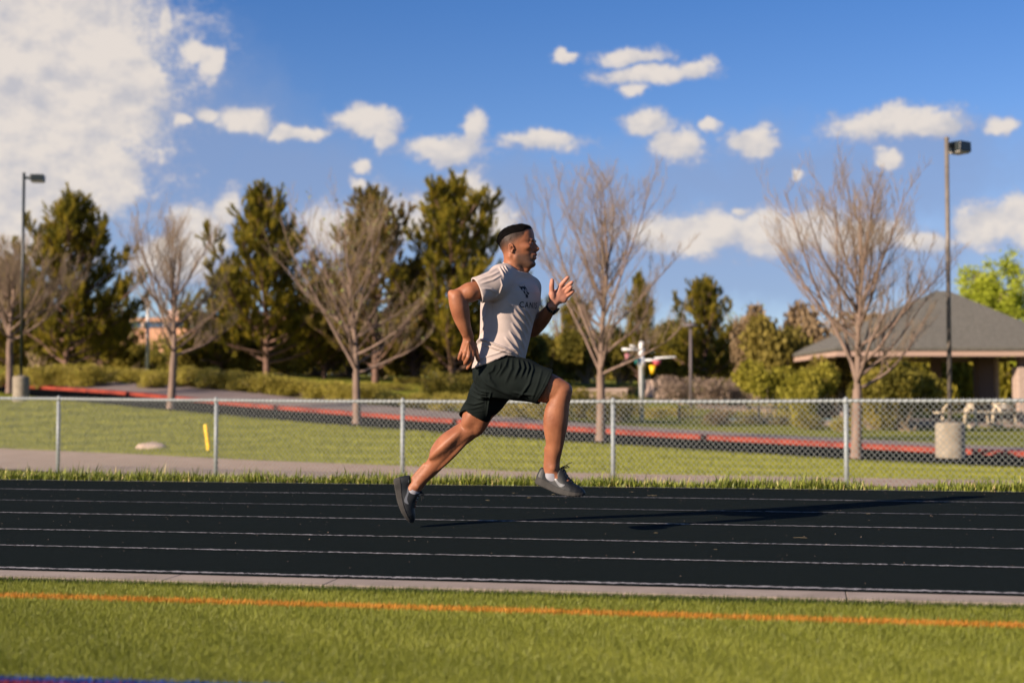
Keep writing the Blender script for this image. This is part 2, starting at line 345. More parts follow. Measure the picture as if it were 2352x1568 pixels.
for px, py, ln, an in ((1497, 1138, 22, 0), (1835, 1235, 30, 0), (1270, 1136, 9, .2), (795, 1124, 10, 0), (1505, 1224, 9, 0), (1120, 1149, 10, .3), (1215, 1143, 8, .1), (1395, 1116, 12, .1), (1870, 1124, 16, .05), (1180, 1133, 7, .5), (1640, 1262, 8, -.1), (1990, 1180, 8, .2), (1450, 1130, 14, -.3)):
    q = qpix(px, py); al = along(px, q); k = ln / F * q
    mb.tube([tq(al - k / 2, q + an * k, .002), tq(al - k * .1, q + k * .04, .003), tq(al + k * .2, q - k * .03, .003), tq(al + k / 2, q - an * k, .002)], .0008, 4)
m_straw = material('straw', (.22, .18, .11), rough=.8)
tag(mb.build('straw_litter', m_straw), kind='stuff')

# ------------------------------------------------------------------ turf
def blades(name, A, Q, zf, h, w, lean, mats, parent=None, kind='stuff', seed=0, bend=True, pal=None, wind=(0, 0)):
    """many grass blades: A, Q along/across coordinates"""
    r = np.random.default_rng(seed); n = len(A)
    xy = TD[None] * A[:, None] + TN[None] * Q[:, None]; z = zf(xy[:, 0], xy[:, 1], Q); base = np.c_[xy, z]
    an = r.uniform(0, 2 * np.pi, n); dirv = np.c_[np.cos(an), np.sin(an), np.zeros(n)]; la = r.uniform(0, 2 * np.pi, n); ll = np.abs(r.normal(0, 1, n)) * lean
    H = h; tip = base + np.c_[np.cos(la) * ll * H + wind[0] * H, np.sin(la) * ll * H + wind[1] * H, H * np.sqrt(np.clip(1 - ll ** 2, .15, 1))]
    if bend:
        mid = base + (tip - base) * .5 + np.c_[np.zeros((n, 2)), H * .10]
        V = np.stack([base - dirv * w[:, None] / 2, base + dirv * w[:, None] / 2, mid + dirv * w[:, None] * .42, mid - dirv * w[:, None] * .42, tip], 1).reshape(-1, 3)
        b = np.arange(n) * 5; T = np.concatenate([np.stack([b, b + 1, b + 2], 1), np.stack([b, b + 2, b + 3], 1), np.stack([b + 3, b + 2, b + 4], 1)])
        per = 5
    else:
        V = np.stack([base - dirv * w[:, None] / 2, base + dirv * w[:, None] / 2, tip], 1).reshape(-1, 3); b = np.arange(n) * 3; T = np.stack([b, b + 1, b + 2], 1); per = 3
    o = np_mesh(name, V, T, mats, parent)
    va = o.data.attributes.new('tone', 'FLOAT', 'POINT'); va.data.foreach_set('value', np.repeat(r.random(n) if pal is None else pal, per).astype(np.float32))
    return tag(o, kind=kind)
def blade_material(name, stops, rough=.6, trans=.25, spec=.3):
    m = bpy.data.materials.new(name); m.use_nodes = True; nt = m.node_tree; bs = nt.nodes['Principled BSDF']; N = nt.nodes.new; L = nt.links.new
    at = N('ShaderNodeAttribute'); at.attribute_name = 'tone'; r = N('ShaderNodeValToRGB'); e = r.color_ramp.elements
    e[0].position = stops[0][0]; e[0].color = (*stops[0][1], 1); e[1].position = stops[-1][0]; e[1].color = (*stops[-1][1], 1)
    for p_, c_ in stops[1:-1]: x = e.new(p_); x.color = (*c_, 1)
    L(at.outputs['Fac'], r.inputs[0]); L(r.outputs[0], bs.inputs['Base Color']); bs.inputs['Roughness'].default_value = rough; bs.inputs['Specular IOR Level'].default_value = spec
    tr = N('ShaderNodeBsdfTranslucent'); L(r.outputs[0], tr.inputs[0]); mx = N('ShaderNodeMixShader'); mx.inputs[0].default_value = trans
    L(bs.outputs[0], mx.inputs[1]); L(tr.outputs[0], mx.inputs[2]); L(mx.outputs[0], nt.nodes['Material Output'].inputs[0]); return m
QO1 = np.mean([qpix(0, 1363.5), qpix(1176, 1396), qpix(2352, 1418.5)]); QO0 = np.mean([qpix(0, 1376), qpix(1176, 1408.6), qpix(2352, 1431)])
# the blue-edged red line in the near left corner, running a little askew to the track
def corner_q(al, which): return {'blue': 3.5, 'red': 3.4}[which]
QB1 = qpix(0, 1549); QB0 = qpix(0, 1560); al_b = along(0, QB1); al_e = along(625, qpix(625, 1568)); sl_b = (qpix(625, 1568) - QB1) / (al_e - al_b)
m_turf = blade_material('turf_fibre', [(0, (.085, .105, .010)), (.5, (.18, .20, .022)), (1, (.30, .31, .048))], .5, .2, .35)
m_turfdark = blade_material('turf_fibre_dark', [(0, (.012, .022, .005)), (.6, (.045, .070, .010)), (1, (.11, .14, .02))], .6, .2, .2)
m_orange = blade_material('orange_fibre', [(0, (.34, .12, .010)), (1, (.66, .30, .04))], .55, .2)
m_blue = blade_material('blue_fibre', [(0, (.004, .03, .20)), (1, (.012, .09, .42))], .55, .2)
m_red = blade_material('red_fibre', [(0, (.16, .008, .012)), (1, (.30, .03, .03))], .55, .2)
m_turfbase = material('turf_base', (.030, .045, .009), (.055, .075, .013), scale=60, rough=.95, bump=.5, bscale=150, spec=.05)
band('turf', 1.5, QC0 - .003, m_turfbase, -.012, -40, 40, 60)
rg = np.random.default_rng(11); n = 640000
Q = 2.9 + (QC0 - .008 - 2.9) * rg.random(n); A = Q * rg.uniform(-.70, .26, n)
tone = np.clip(rg.normal(.52, .16, n) + .14 * np.sin(A * 7 + Q * 11 + 2 * np.sin(A * 3.1)) * .5 + .10 * np.sin(A * 1.1 + Q * 2.0), 0, 1)
zt = lambda x, y, q: track_z(q) - .012
QM_ = (QO0 + QO1) / 2; QO0, QO1 = QM_ - (QO1 - QO0) * .30, QM_ + (QO1 - QO0) * .30
isor = (Q > QO0) & (Q < QO1 + .0); jit = rg.normal(0, .006, n); isor = (Q + jit > QO0) & (Q + jit < QO1)
qb = QB1 - .015 + (A - al_b) * sl_b; d = qb - Q + jit * .6
isblue = (d > 0) & (d < .052); isred = d >= .052
isdark = (Q > QC0 - .095 + .03 * rg.normal(0, 1, n) + .015 * np.sin(A * 4)) & ~isor
isgreen = ~(isor | isblue | isred | isdark)
def mkbl(name, sel, m_, hmul=1.0, lean=.55, seed=1, wm=1.0):
    nn = int(sel.sum()); r = np.random.default_rng(seed)
    return blades(name, A[sel], Q[sel], zt, np.clip(r.normal(.0175, .004, nn), .008, .032) * hmul, r.uniform(.0016, .003, nn) * wm, lean, m_, seed=seed, bend=False, pal=tone[sel], wind=(.12, -.05))
mkbl('turf_fibres', isgreen, m_turf, 1.0, .6, 1)
mkbl('dark_turf_edge', isdark, m_turfdark, 1.25, .45, 2)
mkbl('orange_line_fibres', isor, m_orange, 1.1, .5, 3, 1.3)
mkbl('blue_line_fibres', isblue, m_blue, 1.0, .5, 4, 1.5)
mkbl('red_line_fibres', isred, m_red, 1.0, .5, 5, 1.5)

# wild grass along the outer edge of the track
m_wild = blade_material('wild_grass', [(0, (.04, .06, .010)), (.35, (.15, .185, .022)), (.75, (.31, .335, .05)), (.9, (.52, .45, .15)), (1, (.56, .40, .20))], .5, .35, .35)
rg = np.random.default_rng(21); n = 39000
A = rg.uniform(-8.6, 5.5, n); Q = Q_OUT + rg.exponential(.16, n) * 1.0 - .035
clump = .5 + .5 * np.sin(A * 9 + 3 * np.sin(A * 2.3)) * np.sin(A * 4.1 + 1.3) + .25 * np.sin(A * 31 + 2 * np.sin(A * 13))
PXA = CX + F * (TD[0] * A + TN[0] * Q) / (TD[1] * A + TN[1] * Q)
bare = np.exp(-((PXA - 2070) / 95) ** 2) * .95 + np.exp(-((PXA - 1490) / 40) ** 2) * .5 + np.exp(-((PXA - 1610) / 45) ** 2) * .6     # thin places
keep = rg.random(n) < np.clip(.55 + .6 * clump, .15, 1) * (1 - bare * .85); A, Q, clump, bare = A[keep], Q[keep], clump[keep], bare[keep]; n = len(A)
hh = np.clip(rg.gamma(5, .0104, n) * (.78 + .45 * clump), .015, .19) * (1 - .6 * bare)
rt = rg.random(n); pal = np.where(rg.random(n) < .09, .85 + .15 * rt, np.clip(rg.normal(.42, .2, n), 0, .78))
ztw = lambda x, y, q: terrain(x, y) + .028 - .0
blades('wild_grass_verge', A, Q, ztw, hh, rg.uniform(.005, .0115, n), .42, m_wild, seed=8, pal=pal, wind=(.08, .02))
m_dirt = material('verge_soil', (.05, .035, .022), (.16, .12, .08), scale=14, rough=.95, bump=.6, bscale=60)
band('verge_soil', Q_OUT, Q_OUT + .6, m_dirt, -.012, -40, 40, 300)

# mown lawn between walkway and road: upright blades catch the low sun
m_lawnbl = blade_material('lawn_blade', [(0, (.14, .16, .016)), (.5, (.26, .27, .028)), (1, (.40, .39, .045))], .7, .3, .2)
rg = np.random.default_rng(31); n = 620000
Yl = 19 + 28 * rg.random(n) ** 1.15; Xl = Yl * rg.uniform(-.40, .40, n)
sl_ = (Xl - O2[0]) * U[0] + (Yl - O2[1]) * U[1]; nl_ = (Xl - O2[0]) * NN[0] + (Yl - O2[1]) * NN[1]
pxs = np.array([p[0] for p in pe]); pys = np.array([p[1] for p in pe]); ypath = np.interp(Xl, pxs, pys)
k = (nl_ < -.05) & (Yl > ypath + .05 + .1 * rg.random(n)); Xl, Yl = Xl[k], Yl[k]; n = len(Xl)
tone = np.clip(rg.normal(.5, .16, n) + .22 * np.sin(Yl * 3.1 + np.sin(Xl * 1.7)) * np.sin(Xl * .9 + 1) + .12 * np.sin(Xl * 4 + Yl * 6), 0, 1)
Al = Xl * TD[0] + Yl * TD[1]; Ql = Xl * TN[0] + Yl * TN[1]
sz = Yl / 26
blades('lawn_grass', Al, Ql, lambda x, y, q: terrain(x, y) - .006, np.clip(rg.normal(.050, .012, n), .02, .09) * sz, rg.uniform(.010, .018, n) * sz, .35, m_lawnbl, seed=33, bend=False, pal=tone)
# ------------------------------------------------------------------ chain link fence
m_galv = material('galvanised_steel', (.21, .235, .24), (.27, .29, .295), scale=20, rough=.55, spec=.3, metal=.1)
m_wire = material('galvanised_wire', (.20, .215, .21), rough=.6, metal=.1)
FP0, FP4 = np.array([-7.07, 22.2]), np.array([4.01, 17.1]); FD = (FP4 - FP0) / np.linalg.norm(FP4 - FP0); PSP = np.linalg.norm(FP4 - FP0) / 4
fence = empty('chain_link_fence', (FP0[0], FP0[1], ZF), 'low galvanised chain link fence with round posts running between track and lawn', 'fence')
fpx = [(-180, 910), (135, 913.5), (497, 917), (925, 919.5), (1408, 919.5), (1943, 918), (2560, 915), (3310, 913), (4250, 911)]
tops = []
for i, (px, py) in enumerate(fpx):
    k = i - 1; d = ray(px, py)
    # where the sight line meets the fence line
    t = (FP0[0] * FD[1] - FP0[1] * FD[0]) / (d.x / d.y * FD[1] - FD[0]); tops.append(Vector((d.x / d.y * t, t, CAMZ + d.z / d.y * t)))
loc = lambda v: Vector(v) - fence.location
for p in tops:
    gz = float(terrain(p.x, p.y)); b = MB(); c = loc((p.x, p.y, 0)); c.z = 0
    zt_ = p.z - fence.location.z; zb = gz - fence.location.z
    b.lathe(c, [(.030, zb - .05), (.030, zt_ - .035)], 16); po = b.build('post', m_galv, fence, True)
    b = MB(); b.lathe(c, [(.034, zt_ - .045), (.034, zt_ - .01), (.028, zt_ + .02), (.012, zt_ + .035), (.003, zt_ + .038)], 16); b.build('post_cap', m_galv, po, True)
b = MB(); rail = []
for a_, c_ in zip(tops[:-1], tops[1:]):
    for t in np.linspace(0, 1, 7)[:-1]: q = a_.lerp(c_, t); rail.append(loc(q) + Vector((0, 0, -.012 - .006 * math.sin(math.pi * t))))
rail.append(loc(tops[-1])); b.tube(rail, .0215, 12)
for i in range(0, len(rail) - 1):
    for t in (.0, .5):
        q = rail[i].lerp(rail[i + 1], t); dd = (rail[i + 1] - rail[i]).normalized(); b.tube([q - dd * .006, q + dd * .006], .0235, 10)
b.build('top_rail', m_galv, fence, True)
def rail_z(s):                                     # height of the rail above the fence base at distance s along it
    xs_ = [Vector((r.x, r.y, 0)).dot(Vector((FD[0], FD[1], 0))) for r in rail]; return float(np.interp(s, xs_, [r.z for r in rail]))
b = MB(); stp = .072; H_ = 1.14; s0 = Vector((rail[0].x, rail[0].y, 0)).dot(Vector((FD[0], FD[1], 0))); s1 = Vector((rail[-1].x, rail[-1].y, 0)).dot(Vector((FD[0], FD[1], 0)))
nrm = Vector((FD[1], -FD[0], 0))
kk = int((s1 - s0) / stp)
for i in range(-17, kk + 17):
    for sg in (1, -1):
        pts = []
        for zz in (0.0, .5, 1.0):
            s = s0 + i * stp + sg * (zz * H_) * .97
            if s < s0 or s > s1: continue
            zr = rail_z(s); z = zr - H_ + zz * (H_ + .035); pts.append(Vector((FD[0] * s, FD[1] * s, z)) + nrm * (.024 + .002 * sg))
        if len(pts) >= 2: b.tube(pts, .0029, 4, cap=False)
b.build('wire_mesh', m_wire, fence)

# ------------------------------------------------------------------ light poles
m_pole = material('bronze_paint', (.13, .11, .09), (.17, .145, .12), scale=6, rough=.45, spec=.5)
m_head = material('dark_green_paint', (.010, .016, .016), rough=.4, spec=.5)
m_lens = material('lamp_glass', (.35, .33, .30), rough=.2, spec=.6)
m_pier = material('pier_concrete', (.22, .185, .135), (.31, .265, .20), scale=6, rough=.9, bump=.4, bscale=50)
def light_pole(px, pyb, Y, rb, hb, htop, pr, label, yaw, hx, pole_mat):
    p = P(px, pyb, Y); gz = float(terrain(p.x, p.y)); base = Vector((p.x, p.y, gz))
    r = empty('light_pole', base, label, 'lamp', 'light poles with box heads on concrete piers')
    b = MB(); b.lathe((0, 0, 0), [(rb, -.1), (rb, hb - .03), (rb - .03, hb)], 28); b.build('pier', m_pier, r, False)
    b = MB(); b.box((0, 0, hb + .012), (pr * 4.2, pr * 4.2, .024), .3); 
    for sx in (-1, 1):
        for sy in (-1, 1): b.lathe((sx * pr * 1.6, sy * pr * 1.6, hb + .02), [(.012, 0), (.012, .04)], 6)
    b.build('base_plate', m_pole, r)
    b = MB(); b.tube([(0, 0, hb + .02), (0, 0, htop)], [pr, pr * .92], 14); po = b.build('pole', pole_mat, r, True)
    b = MB(); b.lathe((0, 0, htop), [(pr * 1.1, 0), (pr * 1.1, .03), (pr * .3, .05)], 14); b.build('pole_cap', pole_mat, po)
    M = Matrix.Translation((0, 0, htop - .12)) @ Matrix.Rotation(yaw, 4, 'Z')
    b = MB(); b.box((.11, 0, 0), (.20, .07, .08), M=M); b.build('arm', m_head, r)
    b = MB(); b.box((.20 + hx / 2, 0, -.0), (hx, .34, .20), M=M, taper=.97); hd = b.build('lamp_head', m_head, r, bevel=.012)
    b = MB(); b.box((.20 + hx / 2, 0, -.115), (hx * .84, .28, .035), M=M, taper=1.1); b.build('lens', m_lens, hd, bevel=.01)
    return r
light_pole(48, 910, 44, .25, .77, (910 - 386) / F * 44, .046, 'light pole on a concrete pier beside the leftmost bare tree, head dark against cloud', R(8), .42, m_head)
light_pole(2183.5, 1068, 28.2, .29, .72, (1068 - 331) / F * 28.2, .047, 'light pole on a wide pier in front of the pavilion, taller in view', R(35), .36, m_pole)
# slim far lamp post
def far_lamp(px, pyt, pyb, Y, label):
    p = P(px, pyb, Y); g = float(terrain(p.x, p.y)); t = P(px, pyt, Y)
    r = empty('path_lamp', (p.x, p.y, g), label, 'lamp'); h = t.z - g
    m_ = material('grey_post_paint', (.12, .10, .10), rough=.6)
    b = MB(); b.tube([(0, 0, -.1), (0, 0, h)], [.06, .05], 10); b.build('pole', m_, r, True)
    b = MB(); b.lathe((0, 0, h), [(.10, 0), (.28, .04), (.26, .10), (.05, .16)], 14); b.build('lamp_shade', m_, r, True)
far_lamp(1587, 752, 915, 52, 'slim grey path lamp before the round dark pine and the dry hedge')

# ------------------------------------------------------------------ lawn things
m_yel = material('yellow_plastic', (.95, .62, .008), (.85, .48, .01), scale=10, rough=.5)
p = ground_hit(481, 1036); b = MB(); b.tube([(0, 0, -.1), (-.02, 0, .12), (-.055, .01, .34), (-.085, .01, .56)], [.048, .05, .046, .047], 12); 
o = b.build('marker_post', m_yel, None, True, bevel=.004); o.location = p; tag(o, 'short leaning yellow marker post in the lawn behind the fence', 'post')
# boulder in the grass
m_rock = material('sandstone', (.36, .26, .20), (.46, .35, .28), scale=4, rough=.9, bump=.5, bscale=14)
def rock(name, p, sx, sy, sz, m_, label, cat='rock', group=None, seed=0, rz=0):
    bm = bmesh.new(); bmesh.ops.create_icosphere(bm, subdivisions=4, radius=1)
    for v in bm.verts:
        n = v.co.normalized(); k = 1 + .18 * mnoise.noise(n * 1.6 + Vector((seed, 0, 0))) + .10 * mnoise.noise(n * 4 + Vector((0, seed, 0)))
        v.co = Vector((n.x * sx * k, n.y * sy * k, n.z * sz * k * (1 if n.z > 0 else .6)))
    me = bpy.data.meshes.new(name); bm.to_mesh(me); bm.free(); me.materials.append(m_); me.shade_smooth()
    o = bpy.data.objects.new(name, me); COL.objects.link(o); o.location = p; o.rotation_euler.z = rz; return tag(o, label, cat, group)
p = ground_hit(340, 1032); rock('boulder', p + Vector((0, .2, .0)), .38, .26, .15, m_rock, 'flat sandstone boulder lying in the lawn near the yellow marker post', seed=3, rz=-.2)

# ------------------------------------------------------------------ splash pad pole
m_white = material('white_paint', (.78, .78, .76), rough=.4, spec=.5)
def solid(name, c): return material(name, c, rough=.45, spec=.5)
SY = 44.0; p = P(1474, 956, SY); g = float(terrain(p.x, p.y)); k = SY / F
r = empty('water_play_pole', (p.x, p.y, g), 'white water play pole with two cross arms and coloured buckets', 'play equipment')
hz = lambda py: (P(1474, py, SY).z - g)
b = MB(); b.lathe((0, 0, 0), [(.078, -.1), (.078, hz(842)), (.11, hz(841)), (.11, hz(826)), (.085, hz(824)), (.085, hz(795)), (.06, hz(784))], 18); b.build('pole', m_white, r, True)
b = MB(); b.tube([(0, 0, hz(803)), (-45 * k, -.1, hz(802))], .038, 10); b.tube([(-12 * k, 0, hz(797)), (-26 * k, 0, hz(793))], .025, 8); b.build('upper_arm', m_white, r, True)
b = MB(); b.tube([(0, 0, hz(827)), (40 * k, -.1, hz(827))], .036, 10); b.tube([(30 * k, 0, hz(822)), (76 * k, -.3, hz(820))], .022, 8); b.build('lower_arm', m_white, r, True)
def bucket(px, py, w, h, c, nm='bucket'):
    b = MB(); x = (px - 1474) * k; z0 = hz(py); b.lathe((x, -.15, 0), [(w * .25 * k, z0), (w * .5 * k, z0 + h * k), (w * .46 * k, z0 + h * k - .01)], 14); b.build(nm, solid('paint_' + nm + str(px), c), r, True)
bucket(1498, 859, 16, 20, (.80, .48, .01)); bucket(1461, 836, 12, 16, (.01, .18, .16)); bucket(1440, 826, 12, 14, (.42, .16, .18)); bucket(1508, 840, 22, 12, (.35, .05, .06))

# ------------------------------------------------------------------ pavilion
PY = 49.5; kp = PY / F
m_roof = material('grey_shingles', (.105, .100, .082), (.165, .155, .130), scale=9, rough=.95, bump=1.0, bscale=14, bdist=.05, stretch=(1, .4, 5), detail=8)
m_fascia = material('tan_fascia', (.38, .26, .20), rough=.7); m_col = material('tan_masonry', (.33, .245, .195), (.41, .31, .255), scale=9, rough=.9, bump=.5, bscale=25)
m_colhi = material('brown_steel', (.17, .10, .085), rough=.6)
bl = P(2150, 812, PY); gp = float(terrain(bl.x, PY)) 
pav = empty('pavilion', (P(2262, 812, PY).x, PY + 4, gp), 'open picnic pavilion with grey hipped shingle roof on tan masonry columns', 'pavilion')
pl = lambda px, py, dy=0.0: P(px, py, PY + dy) - pav.location
xl, xr = pl(1918, 810).x, pl(2492, 810).x; ze = pl(2200, 812).z; za = pl(2150, 668, 4.2).z; cyy = 4.2 - 4; yb = 8.4 - 4; yf = -4
ax, bx = pl(2150, 668, 4.2).x, pl(2180, 668, 4.2).x
V = [(xl, yf, ze + .22), (xr, yf, ze + .22), (xr, yb, ze + .22), (xl, yb, ze + .22), (ax, cyy, za), (bx, cyy, za)]
Vb = [(x, y, z - .10) for x, y, z in V]
mesh_obj('roof', V + Vb, [(0, 1, 5, 4), (1, 2, 5), (2, 3, 4, 5), (3, 0, 4), (6, 10, 11, 7), (7, 11, 8), (8, 11, 10, 9), (9, 10, 6), (0, 6, 7, 1), (1, 7, 8, 2), (2, 8, 9, 3), (3, 9, 6, 0)], m_roof, pav)
b = MB(); th = .17
b.box(((xl + xr) / 2, yf + .10, ze + .0), (xr - xl - .1, .1, th)); b.box(((xl + xr) / 2, yb - .10, ze), (xr - xl - .1, .1, th)); b.box((xl + .1, (yf + yb) / 2, ze), (.1, yb - yf - .3, th)); b.box((xr - .1, (yf + yb) / 2, ze), (.1, yb - yf - .3, th))
b.build('fascia', m_fascia, pav)
def column(px, dy, w, hpx=None):
    c = pl(px, 900, dy); z1 = ze + .1; hm = hpx if hpx else z1
    bb = MB(); bb.box((c.x, dy - 4, z1 / 2), (w * .62, w * .62, z1)); co = bb.build('column', m_colhi, pav)
    if hpx is not None: bb = MB(); bb.box((c.x, dy - 4, hm / 2), (w, w, hm)); bb.build('column_pier', m_col, co, bevel=.03)
column(2352, .9, .62, 2.05); column(2035, .9, .5, 1.9); column(2262, 7.6, 1.1); column(2150, 7.6, .6); column(2440, 7.6, .8, 1.5)
b = MB(); b.box((pl(2300, 900, 5).x, 1.5, ze / 2), (.14, .14, ze)); b.build('post', m_fascia, pav)
b = MB(); b.box(((xl + xr) / 2, .2, -.02), (xr - xl - 1, 7.6, .12)); b.build('slab', m_walk, pav)
# picnic tables stacked with rounded tube ends
m_cream = material('cream_paint', (.58, .48, .34), rough=.5)
def picnic(px, pyb, Y, s, label, rz):
    p = P(px, pyb, Y); g = float(terrain(p.x, p.y)) + .02; r = empty('picnic_table', (p.x, p.y, g), label, 'picnic table', 'cream picnic tables under the pavilion', rz)
    b = MB(); b.box((0, 0, .76 * s), (1.5 * s, .72 * s, .06)); b.build('table_top', m_cream, r, bevel=.02)
    for sg in (-1, 1):
        b = MB(); b.box((0, sg * .62 * s, .45 * s), (1.5 * s, .26 * s, .05)); b.build('bench', m_cream, r, bevel=.015)
    for sx in (-.5, .5):
        b = MB(); pts = [(sx * s, .62 * s * math.cos(t), .43 * s + .32 * s * math.sin(t)) for t in np.linspace(-.2, math.pi + .2, 12)]
        b.tube([(sx * s, .5 * s, 0), (sx * s, .66 * s, .1 * s)] + pts + [(sx * s, -.66 * s, .1 * s), (sx * s, -.5 * s, 0)], .04, 8); b.build('leg_frame', m_cream, r, True)
picnic(2232, 993, 47.0, 1.15, 'cream picnic table nearest the light pole under the pavilion', .5)
picnic(2275, 985, 49.5, 1.1, 'cream picnic table with rounded frame between the pavilion posts', -.9)
p = P(2312, 985, 50.5)
b = MB(); b.lathe((0, 0, 0), [(.26, 0), (.30, .1), (.31, .75), (.27, .86), (.1, .92)], 18); o = b.build('trash_barrel', m_pole, None, True); o.location = (p.x, p.y, float(terrain(p.x, p.y)) + .05); tag(o, 'dark rounded trash barrel beside the right pavilion column', 'bin')

# ------------------------------------------------------------------ low walls, pool fence, pool
m_tan = material('tan_render', (.42, .31, .25), (.48, .36, .30), scale=3, rough=.9)
def wall(px0, px1, pyt, pyb, Y0, Y1, label, m_, name='garden_wall', cat='wall', th=.3):
    a, c = P(px0, pyt, Y0), P(px1, pyt, Y1); ga, gc = P(px0, pyb, Y0), P(px1, pyb, Y1); d = Vector((c.x - a.x, c.y - a.y, 0)).normalized(); n = Vector((-d.y, d.x, 0)) * th
    z0 = min(ga.z, gc.z) - .3; V = []
    for q, zt_ in ((a, a.z), (c, c.z)):
        for off in (Vector(), n): V += [(q.x + off.x, q.y + off.y, z0), (q.x + off.x, q.y + off.y, zt_)]
    r = empty(name, V[0], label, cat)
    o = mesh_obj('masonry', [Vector(v) - r.location for v in V], [(0, 4, 5, 1), (4, 6, 7, 5), (6, 2, 3, 7), (2, 0, 1, 3), (1, 5, 7, 3), (0, 2, 6, 4)], m_, r)
    cp = MB(); mid = (a + c) / 2 - r.location + n / 2; cp.box((mid.x, mid.y, 0), ((c - a).length + .06, th + .1, .09), math.atan2(d.y, d.x)); co = cp.build('coping', m_, r)
    co.location.z = a.z - r.location.z + .043; return r
wall(1275, 1440, 897, 925, 56, 56, 'low tan wall between the central bare tree trunk and the white pole', m_tan)
wall(690, 805, 893, 925, 60, 60, 'low pinkish wall behind the railing left of the third bare tree', m_tan)
wall(1010, 1075, 892, 925, 60, 60, 'low tan wall left of the runner behind the hedge', m_tan)
wall(1478, 1520, 878, 915, 60, 58, 'small pale shed wall behind the white water play pole', m_tan, 'shed_wall')
m_iron = material('dark_iron', (.03, .03, .032), rough=.6)
def railing(px0, px1, pyt, pyb, Y, label):
    a, c = P(px0, pyt, Y), P(px1, pyt, Y); g = P(px0, pyb, Y); h = a.z - g.z; n = int((c.x - a.x) / .14)
    r = empty('iron_railing', (a.x, a.y, g.z), label, 'railing'); L_ = c.x - a.x
    b = MB(); b.box((L_ / 2, 0, h), (L_, .04, .04)); b.box((L_ / 2, 0, .12), (L_, .04, .04)); b.build('rails', m_iron, r)
    b = MB()
    for i in range(n): b.box((i * .14, 0, h / 2), (.022, .022, h))
    b.build('pickets', m_iron, r)
    for i in range(0, n + 1, 18): b = MB(); b.box((i * .14, 0, h / 2 + .04), (.08, .08, h + .1)); b.build('post', m_iron, r)
railing(690, 900, 891, 922, 57, 'dark iron railing behind the third bare tree trunk')
railing(985, 1120, 890, 925, 57, 'dark iron railing left of the runner, behind the hedge')
railing(1560, 1980, 935, 968, 45, 'dark iron pool railing seen through the fence right of the runner')
m_water = material('pool_water', (.10, .26, .30), (.16, .33, .36), scale=3, rough=.15, spec=.6)
a, c = P(1600, 960, 47), P(1960, 958, 47)
deck = MB(); deck.box(((a.x + c.x) / 2, 50.5, 0), (c.x - a.x + 6, 8, .2)); o = deck.build('pool_deck', m_walk); o.location.z = -.10; tag(o, kind='structure')
deck = MB(); deck.box(((a.x + c.x) / 2, 49.7, 0), (c.x - a.x - .5, 5.0, .14)); o = deck.build('pool_water', m_water); o.location.z = -.045; tag(o, kind='structure')
wall(1600, 1960, 938, 965, 53.8, 53.8, 'low tan wall along the far edge of the pool', m_tan)

# ------------------------------------------------------------------ far school building and flagpole
BY = 120.0
m_brick = material('salmon_brick', (.52, .27, .16), (.60, .33, .21), scale=2, rough=.9); m_gl = material('blue_window_glass', (.05, .09, .16), rough=.15, spec=.8); m_band = material('pale_band', (.60, .42, .34), rough=.8)
a, c = P(340, 760, BY), P(470, 760, BY); g = float(terrain(a.x, a.y)); bz = lambda py: P(400, py, BY).z - g
bld = empty('school_building', (a.x, a.y, g), 'far salmon brick building with a strip of blue windows seen through a bare tree', 'building')
b = MB(); b.box((3, 4, bz(752) / 2), (c.x - a.x + 12, 8, bz(752))); b.build('wall', m_brick, bld)
b = MB(); b.box(((c.x - a.x) / 2 + .4, 4, (bz(734) + bz(712)) / 2), (c.x - a.x - 2.2, 8, bz(712) - bz(734))); b.build('upper_wall', m_band, bld)
for i in range(8):
    b = MB(); w = (c.x - a.x + 10) / 8; b.box((-3.2 + i * w, .3, (bz(752) + bz(736)) / 2), (w * .9, .8, bz(736) - bz(752) - .02)); f = b.build('window', m_gl, bld)
    b = MB(); b.box((-3.2 + i * w + w * .5, .2, (bz(752) + bz(736)) / 2), (w * .1, .9, bz(736) - bz(752))); b.build('mullion', m_band, f)
b = MB(); b.box((3, 4, bz(734) - .0), (c.x - a.x + 13, 8.8, .3)); b.build('roof', m_brick, bld)
FY = 62; p = P(338, 868, FY); t = P(338, 672, FY); b = MB(); b.tube([(0, 0, -.1), (0, 0, t.z - p.z)], [.085, .05], 12)
r = empty('flagpole', p, 'bare white flagpole standing left of the second bare tree', 'flagpole'); b.build('pole', m_white, r, True)
b = MB(); b.lathe((0, 0, t.z - p.z), [(.02, 0), (.09, .06), (.09, .12), (.02, .18)], 12); b.build('ball_finial', m_white, r, True)
# utility boxes among the hedges
m_util = material('utility_beige', (.50, .40, .36), rough=.7)
for px, py, w, h, lab in ((499, 897, .42, .6, 'beige utility box in front of the hedge near the road'),):
    Yb = 47 if px < 600 else 50; p = ground_hit(px, py, 40); b = MB(); b.box((0, 0, h / 2), (w, w, h)); b.box((0, 0, h + .02), (w * 1.12, w * 1.12, .05)); o = b.build('utility_box', m_util, None, bevel=.02); o.location = p; tag(o, lab, 'utility box')
